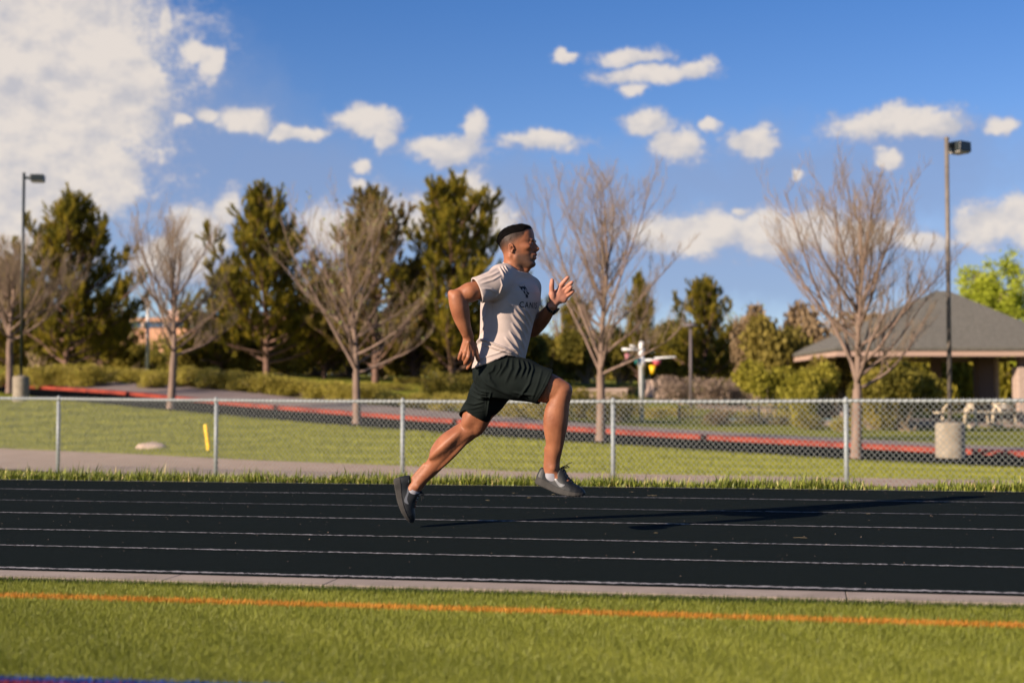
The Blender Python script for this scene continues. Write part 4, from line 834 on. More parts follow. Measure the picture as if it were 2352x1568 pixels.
# ------------------------------------------------------------------ the runner: smooth fields turned into meshes
YR = 7.60
def Q_(px, py, dy=0.0): return np.array(P(px, py, YR + dy))
class Field:
    def __init__(s, lo, hi, h):
        s.lo = np.array(lo, float); s.h = h; s.n = np.ceil((np.array(hi) - s.lo) / h).astype(int) + 1; s.F = np.full(s.n, .2, np.float32)
    def sub(s, lo, hi):
        a = np.clip(np.floor((np.array(lo) - s.lo) / s.h).astype(int), 0, s.n - 1); b = np.clip(np.ceil((np.array(hi) - s.lo) / s.h).astype(int) + 1, 0, s.n)
        if (b <= a).any(): return None
        sl = tuple(slice(i, j) for i, j in zip(a, b)); g = [s.lo[k] + s.h * np.arange(a[k], b[k]) for k in range(3)]
        return sl, (g[0][:, None, None], g[1][None, :, None], g[2][None, None, :])
    def put(s, lo, hi, fn, k=.01, mode='add'):
        m = .012 + k; r = s.sub(np.array(lo) - m, np.array(hi) + m)
        if r is None: return
        sl, (X, Y, Z) = r; d = fn(X, Y, Z).astype(np.float32); A = s.F[sl]
        if mode == 'add':
            if k > 0: h = np.clip(.5 + .5 * (A - d) / k, 0, 1); s.F[sl] = A * (1 - h) + d * h - k * h * (1 - h)
            else: s.F[sl] = np.minimum(A, d)
        elif mode == 'cut':
            if k > 0: h = np.clip(.5 - .5 * (A + d) / k, 0, 1); s.F[sl] = A * (1 - h) - d * h + k * h * (1 - h)
            else: s.F[sl] = np.maximum(A, -d)
        elif mode == 'and': s.F[sl] = np.maximum(A, d)
    def cone(s, a, b, ra, rb, k=.012, mode='add'):
        a = np.array(a, float); b = np.array(b, float); ba = b - a; L = ba.dot(ba) + 1e-12
        def fn(X, Y, Z):
            x, y, z = X - a[0], Y - a[1], Z - a[2]; t = np.clip((x * ba[0] + y * ba[1] + z * ba[2]) / L, 0, 1)
            return np.sqrt((x - ba[0] * t) ** 2 + (y - ba[1] * t) ** 2 + (z - ba[2] * t) ** 2) - (ra + (rb - ra) * t)
        r = max(ra, rb); s.put(np.minimum(a, b) - r, np.maximum(a, b) + r, fn, k, mode)
    def chain(s, pts, k=.012, mode='add', sub=0):
        if sub and len(pts) > 2:
            p = np.array([np.r_[a, r] for a, r in pts]); q = np.vstack([2 * p[0] - p[1], p, 2 * p[-1] - p[-2]]); out = []
            for i in range(1, len(q) - 2):
                for t in np.arange(sub) / sub: out.append(.5 * ((2 * q[i]) + (-q[i - 1] + q[i + 1]) * t + (2 * q[i - 1] - 5 * q[i] + 4 * q[i + 1] - q[i + 2]) * t * t + (-q[i - 1] + 3 * q[i] - 3 * q[i + 1] + q[i + 2]) * t ** 3))
            out.append(q[-2]); pts = [(o[:3], o[3]) for o in out]; k = min(k, .006)
        for (a, ra), (b, rb) in zip(pts[:-1], pts[1:]): s.cone(a, b, ra, rb, k, mode)
    def ell(s, c, rad, ax=None, k=.012, mode='add'):
        c = np.array(c, float); rad = np.array(rad, float); M = np.eye(3) if ax is None else np.array(ax)
        def fn(X, Y, Z):
            x, y, z = X - c[0], Y - c[1], Z - c[2]; q = [(x * M[i][0] + y * M[i][1] + z * M[i][2]) for i in range(3)]
            k0 = np.sqrt(sum((q[i] / rad[i]) ** 2 for i in range(3))); k1 = np.sqrt(sum((q[i] / rad[i] ** 2) ** 2 for i in range(3))) + 1e-9
            return k0 * (k0 - 1) / k1
        r = np.sqrt(sum((M[i] * rad[i]) ** 2 for i in range(3))); s.put(c - r, c + r, fn, k, mode)
    def spindle(s, a, b, r, k=.012, r2=None):
        a = np.array(a, float); b = np.array(b, float); d = b - a; L = np.linalg.norm(d); e = d / L; o = np.cross(e, [0, 1, 0.01]); o /= np.linalg.norm(o); w = np.cross(e, o)
        s.ell((a + b) / 2, (L / 2, r, r2 or r), (e, o, w), k)
    def mesh(s):
        F_ = s.F; I = (F_ < 0); n = np.array(F_.shape) - 1; cnt = np.zeros(n, np.uint8)
        for dx in (0, 1):
            for dy in (0, 1):
                for dz in (0, 1): cnt += I[dx:dx + n[0], dy:dy + n[1], dz:dz + n[2]]
        act = np.argwhere((cnt > 0) & (cnt < 8)); idx = np.full(n, -1, np.int32); idx[act[:, 0], act[:, 1], act[:, 2]] = np.arange(len(act))
        acc = np.zeros((len(act), 3)); c = np.zeros(len(act)); cr = [(a, b, d) for a in (0, 1) for b in (0, 1) for d in (0, 1)]
        for a in cr:
            for ax in range(3):
                if a[ax]: continue
                b = list(a); b[ax] = 1; fa = F_[act[:, 0] + a[0], act[:, 1] + a[1], act[:, 2] + a[2]]; fb = F_[act[:, 0] + b[0], act[:, 1] + b[1], act[:, 2] + b[2]]
                m = (fa < 0) != (fb < 0); t = np.where(m, fa / np.where(m, fa - fb, 1), 0); p = np.array(a, float)[None] + 0; p = np.repeat(p, len(act), 0); p[:, ax] += t; acc[m] += p[m]; c[m] += 1
        V = (act + acc / c[:, None]) * s.h + s.lo; T = []
        for ax in range(3):
            sl0 = [slice(None)] * 3; sl1 = [slice(None)] * 3; sl0[ax] = slice(0, -1); sl1[ax] = slice(1, None); A = I[tuple(sl0)]; B = I[tuple(sl1)]; e = np.argwhere(A != B); flip = A[tuple(e.T)]
            u, v = [(1, 2), (2, 0), (0, 1)][ax]; ok = (e[:, u] > 0) & (e[:, v] > 0) & (e[:, u] < n[u]) & (e[:, v] < n[v]); e = e[ok]; flip = flip[ok]; q = []
            for du, dv in ((0, 0), (-1, 0), (-1, -1), (0, -1)):
                k = e.copy(); k[:, u] += du; k[:, v] += dv; q.append(idx[k[:, 0], k[:, 1], k[:, 2]])
            q = np.stack(q, 1); q[~flip] = q[~flip][:, ::-1]; T.append(q)
        T = np.concatenate(T); T = T[(T >= 0).all(1)]
        if (V[T[:, 0]] * np.cross(V[T[:, 1]], V[T[:, 2]])).sum() + (V[T[:, 0]] * np.cross(V[T[:, 2]], V[T[:, 3]])).sum() < 0: T = T[:, ::-1]
        return V, T
def relax(V, T, it=2, lam=.5):
    e = np.concatenate([T[:, [0, 1]], T[:, [1, 2]], T[:, [2, 3]], T[:, [3, 0]]]); e = np.concatenate([e, e[:, ::-1]])
    for _ in range(it):
        A = np.zeros_like(V); c = np.bincount(e[:, 0], minlength=len(V))
        for k in range(3): A[:, k] = np.bincount(e[:, 0], weights=V[e[:, 1], k], minlength=len(V))
        V = V + lam * (A / np.maximum(c, 1)[:, None] - V)
    return V
def vnormals(V, T):
    n = np.cross(V[T[:, 2]] - V[T[:, 0]], V[T[:, 3]] - V[T[:, 1]]); N_ = np.zeros_like(V)
    for j in range(4):
        for k in range(3): N_[:, k] += np.bincount(T[:, j], weights=n[:, k], minlength=len(V))
    return N_ / (np.linalg.norm(N_, axis=1, keepdims=True) + 1e-12)
def to_px(V):
    c, s = math.cos(PITCH), math.sin(PITCH); y = V[:, 1]; z = V[:, 2] - CAMZ; f = y * c + z * s; u = -y * s + z * c
    return CX + F * V[:, 0] / f, CY - F * u / f
def folds(V, T, lines, side=-1, noise_amp=0.0, noise_scale=12.0):
    """displace along the normal by ridges given as picture polylines: (points, width px, height m)"""
    N_ = vnormals(V, T); X, Y = to_px(V); face = np.clip(N_[:, 1] * side * 2.0 + .35, 0, 1); D = np.zeros(len(V))
    for pts, w, h in lines:
        pts = np.array(pts, float); best = np.full(len(V), 1e9); tt = np.zeros(len(V)); n = len(pts) - 1
        for i in range(n):
            a, b = pts[i], pts[i + 1]; d = b - a; L = d.dot(d); t = np.clip(((X - a[0]) * d[0] + (Y - a[1]) * d[1]) / L, 0, 1); sd = ((X - a[0]) * d[1] - (Y - a[1]) * d[0]) / math.sqrt(L)
            q = np.hypot(X - a[0] - d[0] * t, Y - a[1] - d[1] * t); m = q < best; best = np.where(m, q, best); tt = np.where(m, (i + t) / n, tt)
            if i == 0: S_ = sd.copy()
            else: S_ = np.where(m, sd, S_)
        g = np.exp(-(best / (w * .82)) ** 2) * np.sin(np.pi * np.clip(tt * .94 + .03, 0, 1)) ** .6; D += 2.0 * h * g * (1 + .5 * np.tanh(S_ / w))
    if noise_amp:
        s = noise_scale; Z = V[:, 2]; D += noise_amp * (np.sin(V[:, 0] * s * 3 + 2 * np.sin(Z * s * 2.1) + Z * s) * np.sin(Z * s * 2.3 + V[:, 1] * s * 2 + 1.5 * np.sin(V[:, 0] * s * 1.7)))
    return V + N_ * (D * face)[:, None] if not noise_amp else V + N_ * (D * np.maximum(face, .5))[:, None]

# ---- joints (picture x, picture y, depth from the mid plane)
hp, hk, ha = Q_(1148, 864, -.09), Q_(1292, 900, -.19), Q_(1268.5, 1066, -.13)
lp, lk, la = Q_(1150, 868, .09), Q_(1080, 984, .17), Q_(957, 1113, .25)
sR, eR, wR = Q_(1137, 652, -.160), Q_(1050, 682, -.225), Q_(1076, 774, -.190)
sL, eL, wL = Q_(1214, 662, .165), Q_(1224, 757, .22), Q_(1268, 704, .02)

# ---- head frame
HO = Q_(1190, 565, 0.0); PSI = R(13)
HF = np.array([math.cos(PSI), -math.sin(PSI), 0.0]); HL = np.array([math.sin(PSI), math.cos(PSI), 0.0]); HU = np.array([0, 0, 1.0])
hl = lambda x, y, z: HO + HF * x * .001 + HL * y * .001 + HU * z * .001
HZt = [-121, -117, -108, -98, -82, -70, -59, -43, -30, -15, 0, 13, 25, 40, 60, 80, 92, 101, 107, 110.5, 112]
HXf = [60, 72, 82, 88, 88, 88, 86, 88, 87, 85, 84, 85, 90, 89, 87, 81, 75, 67, 57, 44, 26]
HXb = [30, 20, 6, -16, -44, -60, -70, -78, -85, -92, -98, -101, -104, -102, -95, -80, -63, -45, -26, -6, 8]
HW = [14, 24, 34, 42, 50, 55, 59, 63, 66, 69, 72, 74, 75, 76, 76, 72, 65, 55, 42, 26, 8]
def head_fn(off=None):
    z_ = np.array(HZt) * .001; xf = np.array(HXf) * .001; xb = np.array(HXb) * .001; w_ = np.array(HW) * .001
    def fn(X, Y, Z):
        x = (X - HO[0]) * HF[0] + (Y - HO[1]) * HF[1] + 0 * Z; y = (X - HO[0]) * HL[0] + (Y - HO[1]) * HL[1] + 0 * Z; z = (Z - HO[2]) + 0 * X + 0 * Y
        f = np.interp(z, z_, xf); b = np.interp(z, z_, xb); w = np.interp(z, z_, w_); xm = b + (f - b) * .46
        t = (x - xm); a = np.where(t > 0, f - xm, xm - b); n = 2.25; r = ((np.abs(t) / a) ** n + (np.abs(y) / w) ** n) ** (1 / n)
        d = (r - 1) * np.minimum(a, w) * .9; over = np.maximum(z - z_[-1], z_[0] - z); d = np.where(over > 0, np.maximum(d, 0) + over, np.maximum(d, over))
        # rounded crown: shrink near the top
        if off is not None: d = d - off(x, y, z)
        return d
    return fn

B = Field(Q_(900, 1215, .36) - np.array([0.01, .85, .01]), Q_(1352, 505, .40) + np.array([.02, 0, .02]), .0031)
# torso under the clothes
B.ell(Q_(1171, 690, 0), (.092, .115, .15), k=.02); B.ell(Q_(1160, 765, 0), (.090, .115, .13), k=.03); B.ell(Q_(1147, 850, 0), (.095, .13, .10), k=.03)
B.cone(Q_(1176, 655, 0), sR, .058, .048, .02); B.cone(Q_(1180, 655, 0), sL, .052, .048, .02)
# neck
B.chain([(Q_(1183, 585, 0), .054), (Q_(1181, 605, 0), .054), (Q_(1178, 634, 0), .062), (Q_(1174, 660, 0), .08)], .02)
B.cone(Q_(1170, 612, -.02), Q_(1152, 632, -.09), .020, .036, .02); B.cone(Q_(1170, 612, 0.03), Q_(1162, 634, .09), .020, .036, .02)
B.cone(hl(-30, -58, -62), Q_(1196, 634, -.018), .013, .011, .014); B.cone(hl(-30, 58, -62), Q_(1198, 634, .02), .013, .011, .014); B.cone(hl(45, 0, -122), Q_(1199, 634, 0), .022, .018, .02)
B.ell(hl(30, 0, -150), (.014, .010, .014), k=.012)
# head
B.put(hl(-125, -80, -125), hl(120, 80, 120) + .03, head_fn(), .018)
B.cone(hl(4, -51, -66), hl(66, -20, -104), .013, .013, .016); B.cone(hl(4, 51, -66), hl(66, 20, -104), .013, .013, .016)
B.ell(hl(80, 0, -100), (.0155, .020, .0145), (HF, HL, HU), .012)
for sg in (-1, 1):
    B.ell(hl(84, sg * 25, 25), (.010, .021, .0075), (HF, HL, HU), .008)
    B.ell(hl(56, sg * 50, -10), (.020, .009, .008), (HF, HL, HU), .024)
    B.ell(hl(98, sg * 28, 9), (.0165, .0150, .0095), (HF, HL, HU), .008, 'cut')
    B.ell(hl(72, sg * 29.5, 9), (.0135, .0150, .0125), (HF, HL, HU), .003)                     # lids and ball
B.cone(hl(78, 0, 14), hl(88, 0, -22), .012, .014, .008); B.cone(hl(84, -4, 2), hl(94, -7, -20), .007, .008, .006); B.cone(hl(84, 4, 2), hl(94, 7, -20), .007, .008, .006); B.cone(hl(86, 0, 16), hl(108, 0, -17), .0065, .0085, .006); B.ell(hl(108.5, 0, -19), (.0085, .0085, .008), (HF, HL, HU), .004)
for sg in (-1, 1): B.ell(hl(98.5, sg * 11, -22), (.0095, .0068, .0075), (HF, HL, HU), .004); B.ell(hl(103, sg * 6, -29), (.005, .0028, .0035), (HF, HL, HU), .002, 'cut')
B.cone(hl(104, 0, -27), hl(95, 0, -33), .0045, .006, .004)
B.ell(hl(84, 0, -57), (.014, .028, .024), (HF, HL, HU), .010); B.ell(hl(93.5, 0, -48), (.0105, .021, .0080), (HF, HL, HU), .005); B.ell(hl(91, 0, -66), (.0100, .018, .0085), (HF, HL, HU), .005); B.ell(hl(101, 0, -57), (.0105, .019, .0022), (HF, HL, HU), .002, 'cut'); B.ell(hl(99, 0, -80), (.007, .018, .005), (HF, HL, HU), .008, 'cut')
for sg in (-1, 1):                                                # ears: plate, rim, bowl, lobe
    ea = np.array([HF * .9 + HL * sg * .3, 0 * HL, HU * 1.0 - HF * .12]); ea[0] /= np.linalg.norm(ea[0]); ea[2] /= np.linalg.norm(ea[2]); ea[1] = np.cross(ea[2], ea[0]); c = hl(-20, sg * 73.0, -18)
    eo = -HF * .8 * .3 + HL * sg * .9; eo /= np.linalg.norm(eo)
    B.ell(c + eo * .002, (.0142, .0045, .0222), (ea[0], ea[1], ea[2]), .004)
    rim = [c + eo * (.006 - .004 * max(0, math.cos(t))) + (-HF * math.cos(t) * .0135 + HU * math.sin(t) * .0228 - HF * .003 * math.sin(t)) for t in np.linspace(-1.15, 2.9, 12)]
    B.chain([(q, .0034) for q in rim], .003)
    B.ell(c + eo * .006 + HF * .004, (.0070, .0055, .0115), (ea[0], ea[1], ea[2]), .003, 'cut'); B.ell(c + eo * .003 - HU * .0205 + HF * .006, (.006, .004, .0065), k=.004); B.ell(c + HF * .015 - HU * .004, (.005, .005, .007), k=.004)
# right arm (near the camera, swung back)
B.chain([(sR, .050), (Q_(1112, 661, -.195), .043), (Q_(1080, 671, -.225), .0455), (eR, .042)], .02)
B.spindle(Q_(1100, 656, -.205), Q_(1060, 667, -.235), .022, .02); B.spindle(Q_(1106, 672, -.195), Q_(1068, 684, -.23), .027, .016)
B.chain([(Q_(1049, 684, -.245), .043), (Q_(1054, 706, -.240), .0445), (Q_(1060, 730, -.228), .0395), (Q_(1068, 753, -.215), .0310), (wR, .0255)], .018, sub=4)
B.spindle(Q_(1066, 676, -.255), Q_(1073, 745, -.23), .018, .014); B.spindle(Q_(1042, 690, -.255), Q_(1060, 750, -.23), .022, .014)
B.ell(Q_(1036, 674, -.25), (.017, .018, .019), k=.014); B.ell(Q_(1068, 768, -.215), (.009, .010, .012), k=.01)
# near hand, back of the hand towards the camera, fingers hanging half curled
def finger(pts, r0, r1, k=.004):
    n = len(pts) - 1; pr = [(np.array(p), r0 + (r1 - r0) * i / n) for i, p in enumerate(pts)]; B.chain(pr, k, sub=3)
    for p, r in pr[1:-1]: B.ell(p, (r * 1.03,) * 3, k=.003)
hd = .045
mc = {'i': Q_(1085.5, 805, -.232 + hd), 'm': Q_(1077.5, 807.5, -.242 + hd), 'r': Q_(1069.5, 806.5, -.240 + hd), 'p': Q_(1062, 802.5, -.228 + hd)}
B.cone(wR, Q_(1075, 786, -.236 + hd), .0245, .024, .012)
for k_, s_ in (('i', .0130), ('m', .0125), ('r', .0123), ('p', .0118)): B.cone(Q_(1076 + (mc[k_] - mc['m'])[0] * 120, 783, -.236 + hd), mc[k_], .0165, s_, .012)
B.ell(Q_(1074, 797, -.234 + hd), (.030, .013, .030), k=.012)
finger([mc['i'], Q_(1084.5, 824, -.240 + hd), Q_(1079.5, 837, -.225 + hd), Q_(1073.8, 845.5, -.213 + hd)], .0116, .0086)
finger([mc['m'], Q_(1075.8, 820, -.254 + hd), Q_(1070.5, 830.5, -.238 + hd), Q_(1067.8, 834.5, -.220 + hd)], .0116, .0088)
finger([mc['r'], Q_(1066.8, 816, -.252 + hd), Q_(1065, 824.5, -.236 + hd), Q_(1066.5, 826.5, -.216 + hd)], .0110, .0084)
finger([mc['p'], Q_(1058, 813, -.236 + hd), Q_(1055, 822, -.224 + hd), Q_(1055.8, 826, -.208 + hd)], .0100, .0076)
finger([Q_(1085, 788, -.222 + hd), Q_(1091.5, 800, -.222 + hd), Q_(1095, 814, -.220 + hd), Q_(1098.5, 827, -.220 + hd)], .0135, .0092, .008)
for k_ in 'imr': B.cone(Q_(1076 + (mc[k_] - mc['m'])[0] * 60, 785, -.262 + hd), mc[k_] + np.array([0, -.010, 0]), .0022, .0028, .004)
# far arm
B.chain([(sL, .048), (Q_(1216, 690, .18), .047), (Q_(1220, 725, .205), .044), (eL, .040)], .02)
B.spindle(Q_(1224, 706, .17), Q_(1228, 745, .20), .026, .02)
B.chain([(eL, .040), (Q_(1236, 743, .165), .0425), (Q_(1248, 730, .11), .038), (Q_(1259, 716, .06), .0305), (wL, .0255)], .018, sub=4)
B.ell(Q_(1221, 766, .23), (.017,) * 3, k=.014)
# far hand, open palm towards the camera
CF = lambda x, y, d: Q_(1223.1 + x * .10988, 602.9 + y * .10988, d - .09)
B.cone(wL, CF(440, 850, .10), .0245, .022, .012)
mcl = {'i': CF(585, 500, .088), 'm': CF(648, 560, .092), 'r': CF(700, 625, .096), 'p': CF(728, 700, .098)}
for k_, s_ in (('i', .0120), ('m', .0118), ('r', .0115), ('p', .0110)): B.cone(CF(465, 830, .10), mcl[k_], .020, s_, .010)
B.ell(CF(650, 770, .096), (.020, .012, .020), k=.012); B.ell(CF(545, 700, .110), (.040, .012, .040), k=.012)
B.spindle(CF(425, 860, .094), CF(400, 560, .078), .0200, .010)                                                 # ball of the thumb
finger([CF(408, 600, .080), CF(400, 500, .070), CF(407, 425, .066), CF(411, 362, .066)], .0130, .0088, .006)
finger([mcl['i'], CF(625, 440, .076), CF(680, 375, .070), CF(738, 312, .068)], .0116, .0088)
finger([mcl['m'], CF(725, 500, .080), CF(775, 455, .068), CF(828, 412, .064)], .0116, .0088)
finger([mcl['r'], CF(750, 585, .074), CF(785, 545, .058), CF(803, 515, .050)], .0110, .0086)
finger([mcl['p'], CF(790, 650, .080), CF(825, 618, .070), CF(855, 590, .066)], .0100, .0076)
B.ell(CF(540, 640, .070), (.012, .006, .014), k=.006, mode='cut')
# front leg
B.chain([(hp, .092), (Q_(1215, 878, -.14), .084), (Q_(1262, 893, -.17), .066), (Q_(1290, 898, -.19), .0535)], .03)
B.spindle(Q_(1200, 862, -.15), Q_(1296, 889, -.20), .046, .03); B.spindle(Q_(1200, 895, -.13), Q_(1284, 908, -.18), .040, .03); B.spindle(Q_(1215, 872, -.185), Q_(1288, 884, -.225), .028, .02)
B.ell(Q_(1303, 895, -.195), (.023, .028, .027), k=.016); B.ell(Q_(1299, 914, -.19), (.022, .026, .024), k=.018)
sc_ = 1 / 441
B.chain([(Q_(1289, 905, -.19), .053), (Q_(1284, 922, -.187), .0535), (Q_(1280.5, 941.8, -.18), .0585), (Q_(1277.5, 970, -.172), .0595), (Q_(1275.5, 1001, -.16), .0505), (Q_(1272.7, 1032, -.145), .0415), (Q_(1269, 1058, -.133), .0370), (Q_(1268, 1074, -.127), .0385), (Q_(1268, 1092, -.12), .040)], .025, sub=4)
B.spindle(Q_(1265, 925, -.20), Q_(1264, 1015, -.175), .036, .016); B.spindle(Q_(1292, 925, -.215), Q_(1284, 1040, -.165), .020, .014); B.spindle(Q_(1278, 925, -.225), Q_(1272, 1050, -.165), .013, .010)
B.cone(Q_(1256, 1030, -.14), Q_(1255, 1082, -.125), .013, .014, .014); B.ell(Q_(1270, 1074, -.158), (.014, .012, .015), k=.012)
B.cone(Q_(1268, 1090, -.12), Q_(1300, 1110, -.15), .036, .028, .01)
B.cone(Q_(1272, 908, -.225), Q_(1266, 926, -.215), .008, .007, .012)
# rear leg
B.chain([(lp, .085), (Q_(1118, 925, .13), .074), (Q_(1092, 958, .16), .064), (Q_(1081, 980, .17), .058)], .03)
B.spindle(Q_(1118, 930, .12), Q_(1096, 998, .15), .036, .03); B.spindle(Q_(1104, 925, .10), Q_(1066, 980, .13), .030, .025)
B.ell(Q_(1090, 992, .16), (.025, .028, .025), k=.016)
B.chain([(Q_(1078, 986, .17), .056), (Q_(1050, 1005, .185), .0600), (Q_(1025, 1029, .20), .0590), (Q_(998, 1066, .225), .0455), (Q_(972, 1095, .24), .0365), (la, .0360), (Q_(946, 1128, .255), .038)], .025, sub=4)
B.spindle(Q_(1058, 990, .125), Q_(986, 1054, .180), .029, .020, .034); B.spindle(Q_(1038, 992, .18), Q_(990, 1048, .215), .036, .016); B.spindle(Q_(1078, 1006, .145), Q_(1005, 1080, .20), .016, .012)
B.cone(Q_(975, 1068, .215), Q_(950, 1098, .24), .012, .014, .014); B.ell(Q_(960, 1116, .222), (.013,) * 3, k=.012);
B.cone(Q_(948, 1125, .25), Q_(944, 1160, .25), .036, .028, .01)
V, T = B.mesh(); V = relax(V, T, 1, .4)
bodyV = V; bodyT = T

# skin colour masks in the head's own frame
def hloc(V): d = V - HO; return d @ HF * 1000, d @ HL * 1000, d[:, 2] * 1000
def ss(v, a, b): t = np.clip((v - a) / (b - a), 0, 1); return t * t * (3 - 2 * t)
LINE_X = [-115, -100, -85, -60, -20, 20, 44, 60, 76, 90]; LINE_Z = [-22, -8, 12, 36, 52, 60, 66, 82, 91, 97]
hx, hy, hz_ = hloc(V); hline = np.interp(hx, LINE_X, LINE_Z); rnd = np.random.default_rng(2).random(len(V))
low = np.interp(hx, [-110, -70, -40, -15, 0, 20, 40, 52], [-58, -62, -50, -30, -14, 4, 34, 60])
hair_m = ss(hz_, low, hline - 2) ** .85 * ss(54 - hx, 0, 8) * (hz_ > -75) * (np.abs(hy) < 90); hair_m = np.maximum(hair_m * 1.0, ss(hz_ - hline, -10, 2)); hair_m[(V[:, 2] < HO[2] - .09)] = 0
earm = (np.abs(hy) > 76) & (hx > -46) & (hx < 2) & (hz_ < 16) & (hz_ > -50); hair_m[earm] = 0
beard = ss(hz_, -128, -112) * ss(-hz_, 34, 62) * ss(hx, -12, 18) * (1 - ss(hx, 101, 104)); side = ss(-hz_, 4, 40) * ss(hx, -12, 4) * (1 - ss(hx, 16, 40)) * (hz_ > -112); must = ss(-hz_, 33, 37) * ss(44 - (-hz_), 0, 4) * (hx > 84) * (np.abs(hy) < 27); beard = np.clip(np.maximum(np.maximum(beard * .9, side * .45), must * .9), 0, 1)
lip = ((hx > 92) & (np.abs(hy) < 21) & (hz_ < -42) & (hz_ > -73)).astype(float); beard = beard * (1 - lip * .8); beard[(V[:, 2] < HO[2] - .135) | (V[:, 2] > HO[2] + .02)] = 0
brow = np.exp(-((hz_ - 27 + .04 * np.abs(np.abs(hy) - 27)) / 5.2) ** 2) * (hx > 66) * ss(np.abs(hy), 7, 12) * (1 - ss(np.abs(hy), 46, 52)); eye_m = np.exp(-(((np.abs(hy) - 30) / 13) ** 2 + ((hz_ - 8.5) / 3.0) ** 2)) * (hx > 74)
X_, Y_ = to_px(V); palm = ((X_ > 1255) & (Y_ < 706) & (Y_ > 625) & (V[:, 1] < YR + .10) & (V[:, 1] > YR - .08)).astype(float)
m_skin = bpy.data.materials.new('skin'); m_skin.use_nodes = True
def skin_nodes():
    nt = m_skin.node_tree; bs = nt.nodes['Principled BSDF']; N = nt.nodes.new; L = nt.links.new
    tc = N('ShaderNodeTexCoord'); n = N('ShaderNodeTexNoise'); n.inputs['Scale'].default_value = 13; n.inputs['Detail'].default_value = 5; L(tc.outputs['Object'], n.inputs[0])
    r = N('ShaderNodeValToRGB'); e = r.color_ramp.elements; e[0].position = .30; e[1].position = .70; e[0].color = (.205, .072, .034, 1); e[1].color = (.30, .118, .056, 1); L(n.outputs['Fac'], r.inputs[0]); cur = r.outputs[0]
    fine = N('ShaderNodeTexNoise'); fine.inputs['Scale'].default_value = 760; fine.inputs['Detail'].default_value = 3; L(tc.outputs['Object'], fine.inputs[0])
    def layer(att, col, grain=0.0):
        nonlocal cur
        a = N('ShaderNodeAttribute'); a.attribute_name = att; mx = N('ShaderNodeMix'); mx.data_type = 'RGBA'; fac = a.outputs['Fac']
        if grain:
            m = N('ShaderNodeMath'); m.operation = 'MULTIPLY_ADD'; s = N('ShaderNodeMath'); s.operation = 'SUBTRACT'; L(fine.outputs['Fac'], s.inputs[0]); s.inputs[1].default_value = .5
            k = N('ShaderNodeMath'); k.operation = 'MULTIPLY'; L(s.outputs[0], k.inputs[0]); k.inputs[1].default_value = grain; m2 = N('ShaderNodeMath'); m2.operation = 'MULTIPLY'; L(k.outputs[0], m2.inputs[0]); L(fac, m2.inputs[1])
            ad = N('ShaderNodeMath'); ad.operation = 'ADD'; ad.use_clamp = True; L(fac, ad.inputs[0]); L(m2.outputs[0], ad.inputs[1]); fac = ad.outputs[0]; nt.nodes.remove(m)
        L(fac, mx.inputs['Factor']); L(cur, mx.inputs['A']); mx.inputs['B'].default_value = (*col, 1); cur = mx.outputs['Result']
    layer('palm', (.42, .19, .13)); layer('lip', (.26, .085, .06)); layer('beard', (.085, .048, .032), 1.5); layer('hair', (.028, .018, .013), 1.5); layer('brow', (.012, .009, .008)); layer('eye', (.02, .012, .01))
    L(cur, bs.inputs['Base Color']); bs.inputs['Roughness'].default_value = .52; bs.inputs['Specular IOR Level'].default_value = .30; bs.inputs['Subsurface Weight'].default_value = .05; bs.inputs['Subsurface Scale'].default_value = .006; bs.inputs['Subsurface Radius'].default_value = (1, .35, .2)
    n2 = N('ShaderNodeTexNoise'); n2.inputs['Scale'].default_value = 55; n2.inputs['Detail'].default_value = 5; L(tc.outputs['Object'], n2.inputs[0]); b = N('ShaderNodeBump'); b.inputs['Strength'].default_value = .40; b.inputs['Distance'].default_value = .0035; L(n2.outputs['Fac'], b.inputs['Height']); L(b.outputs[0], bs.inputs['Normal'])
skin_nodes()
def vattr(o, name, val): a = o.data.attributes.new(name, 'FLOAT', 'POINT'); a.data.foreach_set('value', np.asarray(val, np.float32))
person = np_mesh('person', V, T, m_skin, None, True, 4)
tag(person, 'man sprinting to the right across the black track in beige t-shirt and dark shorts', 'person')
for nm, v in (('palm', palm * .8), ('lip', lip * .8), ('beard', beard), ('hair', hair_m), ('brow', np.clip(brow, 0, 1)), ('eye', np.clip(eye_m, 0, 1))): vattr(person, nm, v)

# ---- hair
m_hair = material('short_black_hair', (.0025, .0022, .0022), (.007, .0055, .005), scale=180, rough=.9, bump=1.0, bscale=420, bdist=.004, spec=.08)
HA = Field(HO - np.array([.15, .125, .05]), HO + np.array([.14, .125, .135]), .0025)
def hoff(x, y, z):
    ln = np.interp(x * 1000, LINE_X, LINE_Z) * .001; t = np.clip((z - ln) / .045 + .12, 0, 1)
    nz = np.sin(x * 900 + 3 * np.sin(z * 700)) * np.sin(z * 850 + 2 * np.sin(y * 800)) * np.sin(y * 760 + x * 300)
    return -.0035 + (.0105 + .0030 * nz) * t ** .8
HA.put(HO - np.array([.14, .11, .045]), HO + np.array([.13, .11, .13]), head_fn(hoff), 0); hv, ht = HA.mesh()
rgh = np.random.default_rng(6); bn = vnormals(bodyV, bodyT); pb = np.where(hair_m > .3, hair_m ** 3, 0); pb = pb / pb.sum(); ib = rgh.choice(len(bodyV), 9000, p=pb); db = bn[ib] * .7 + rgh.normal(0, .4, (9000, 3)) + np.array([-.3, 0, -.5]); db /= np.linalg.norm(db, axis=1, keepdims=True)
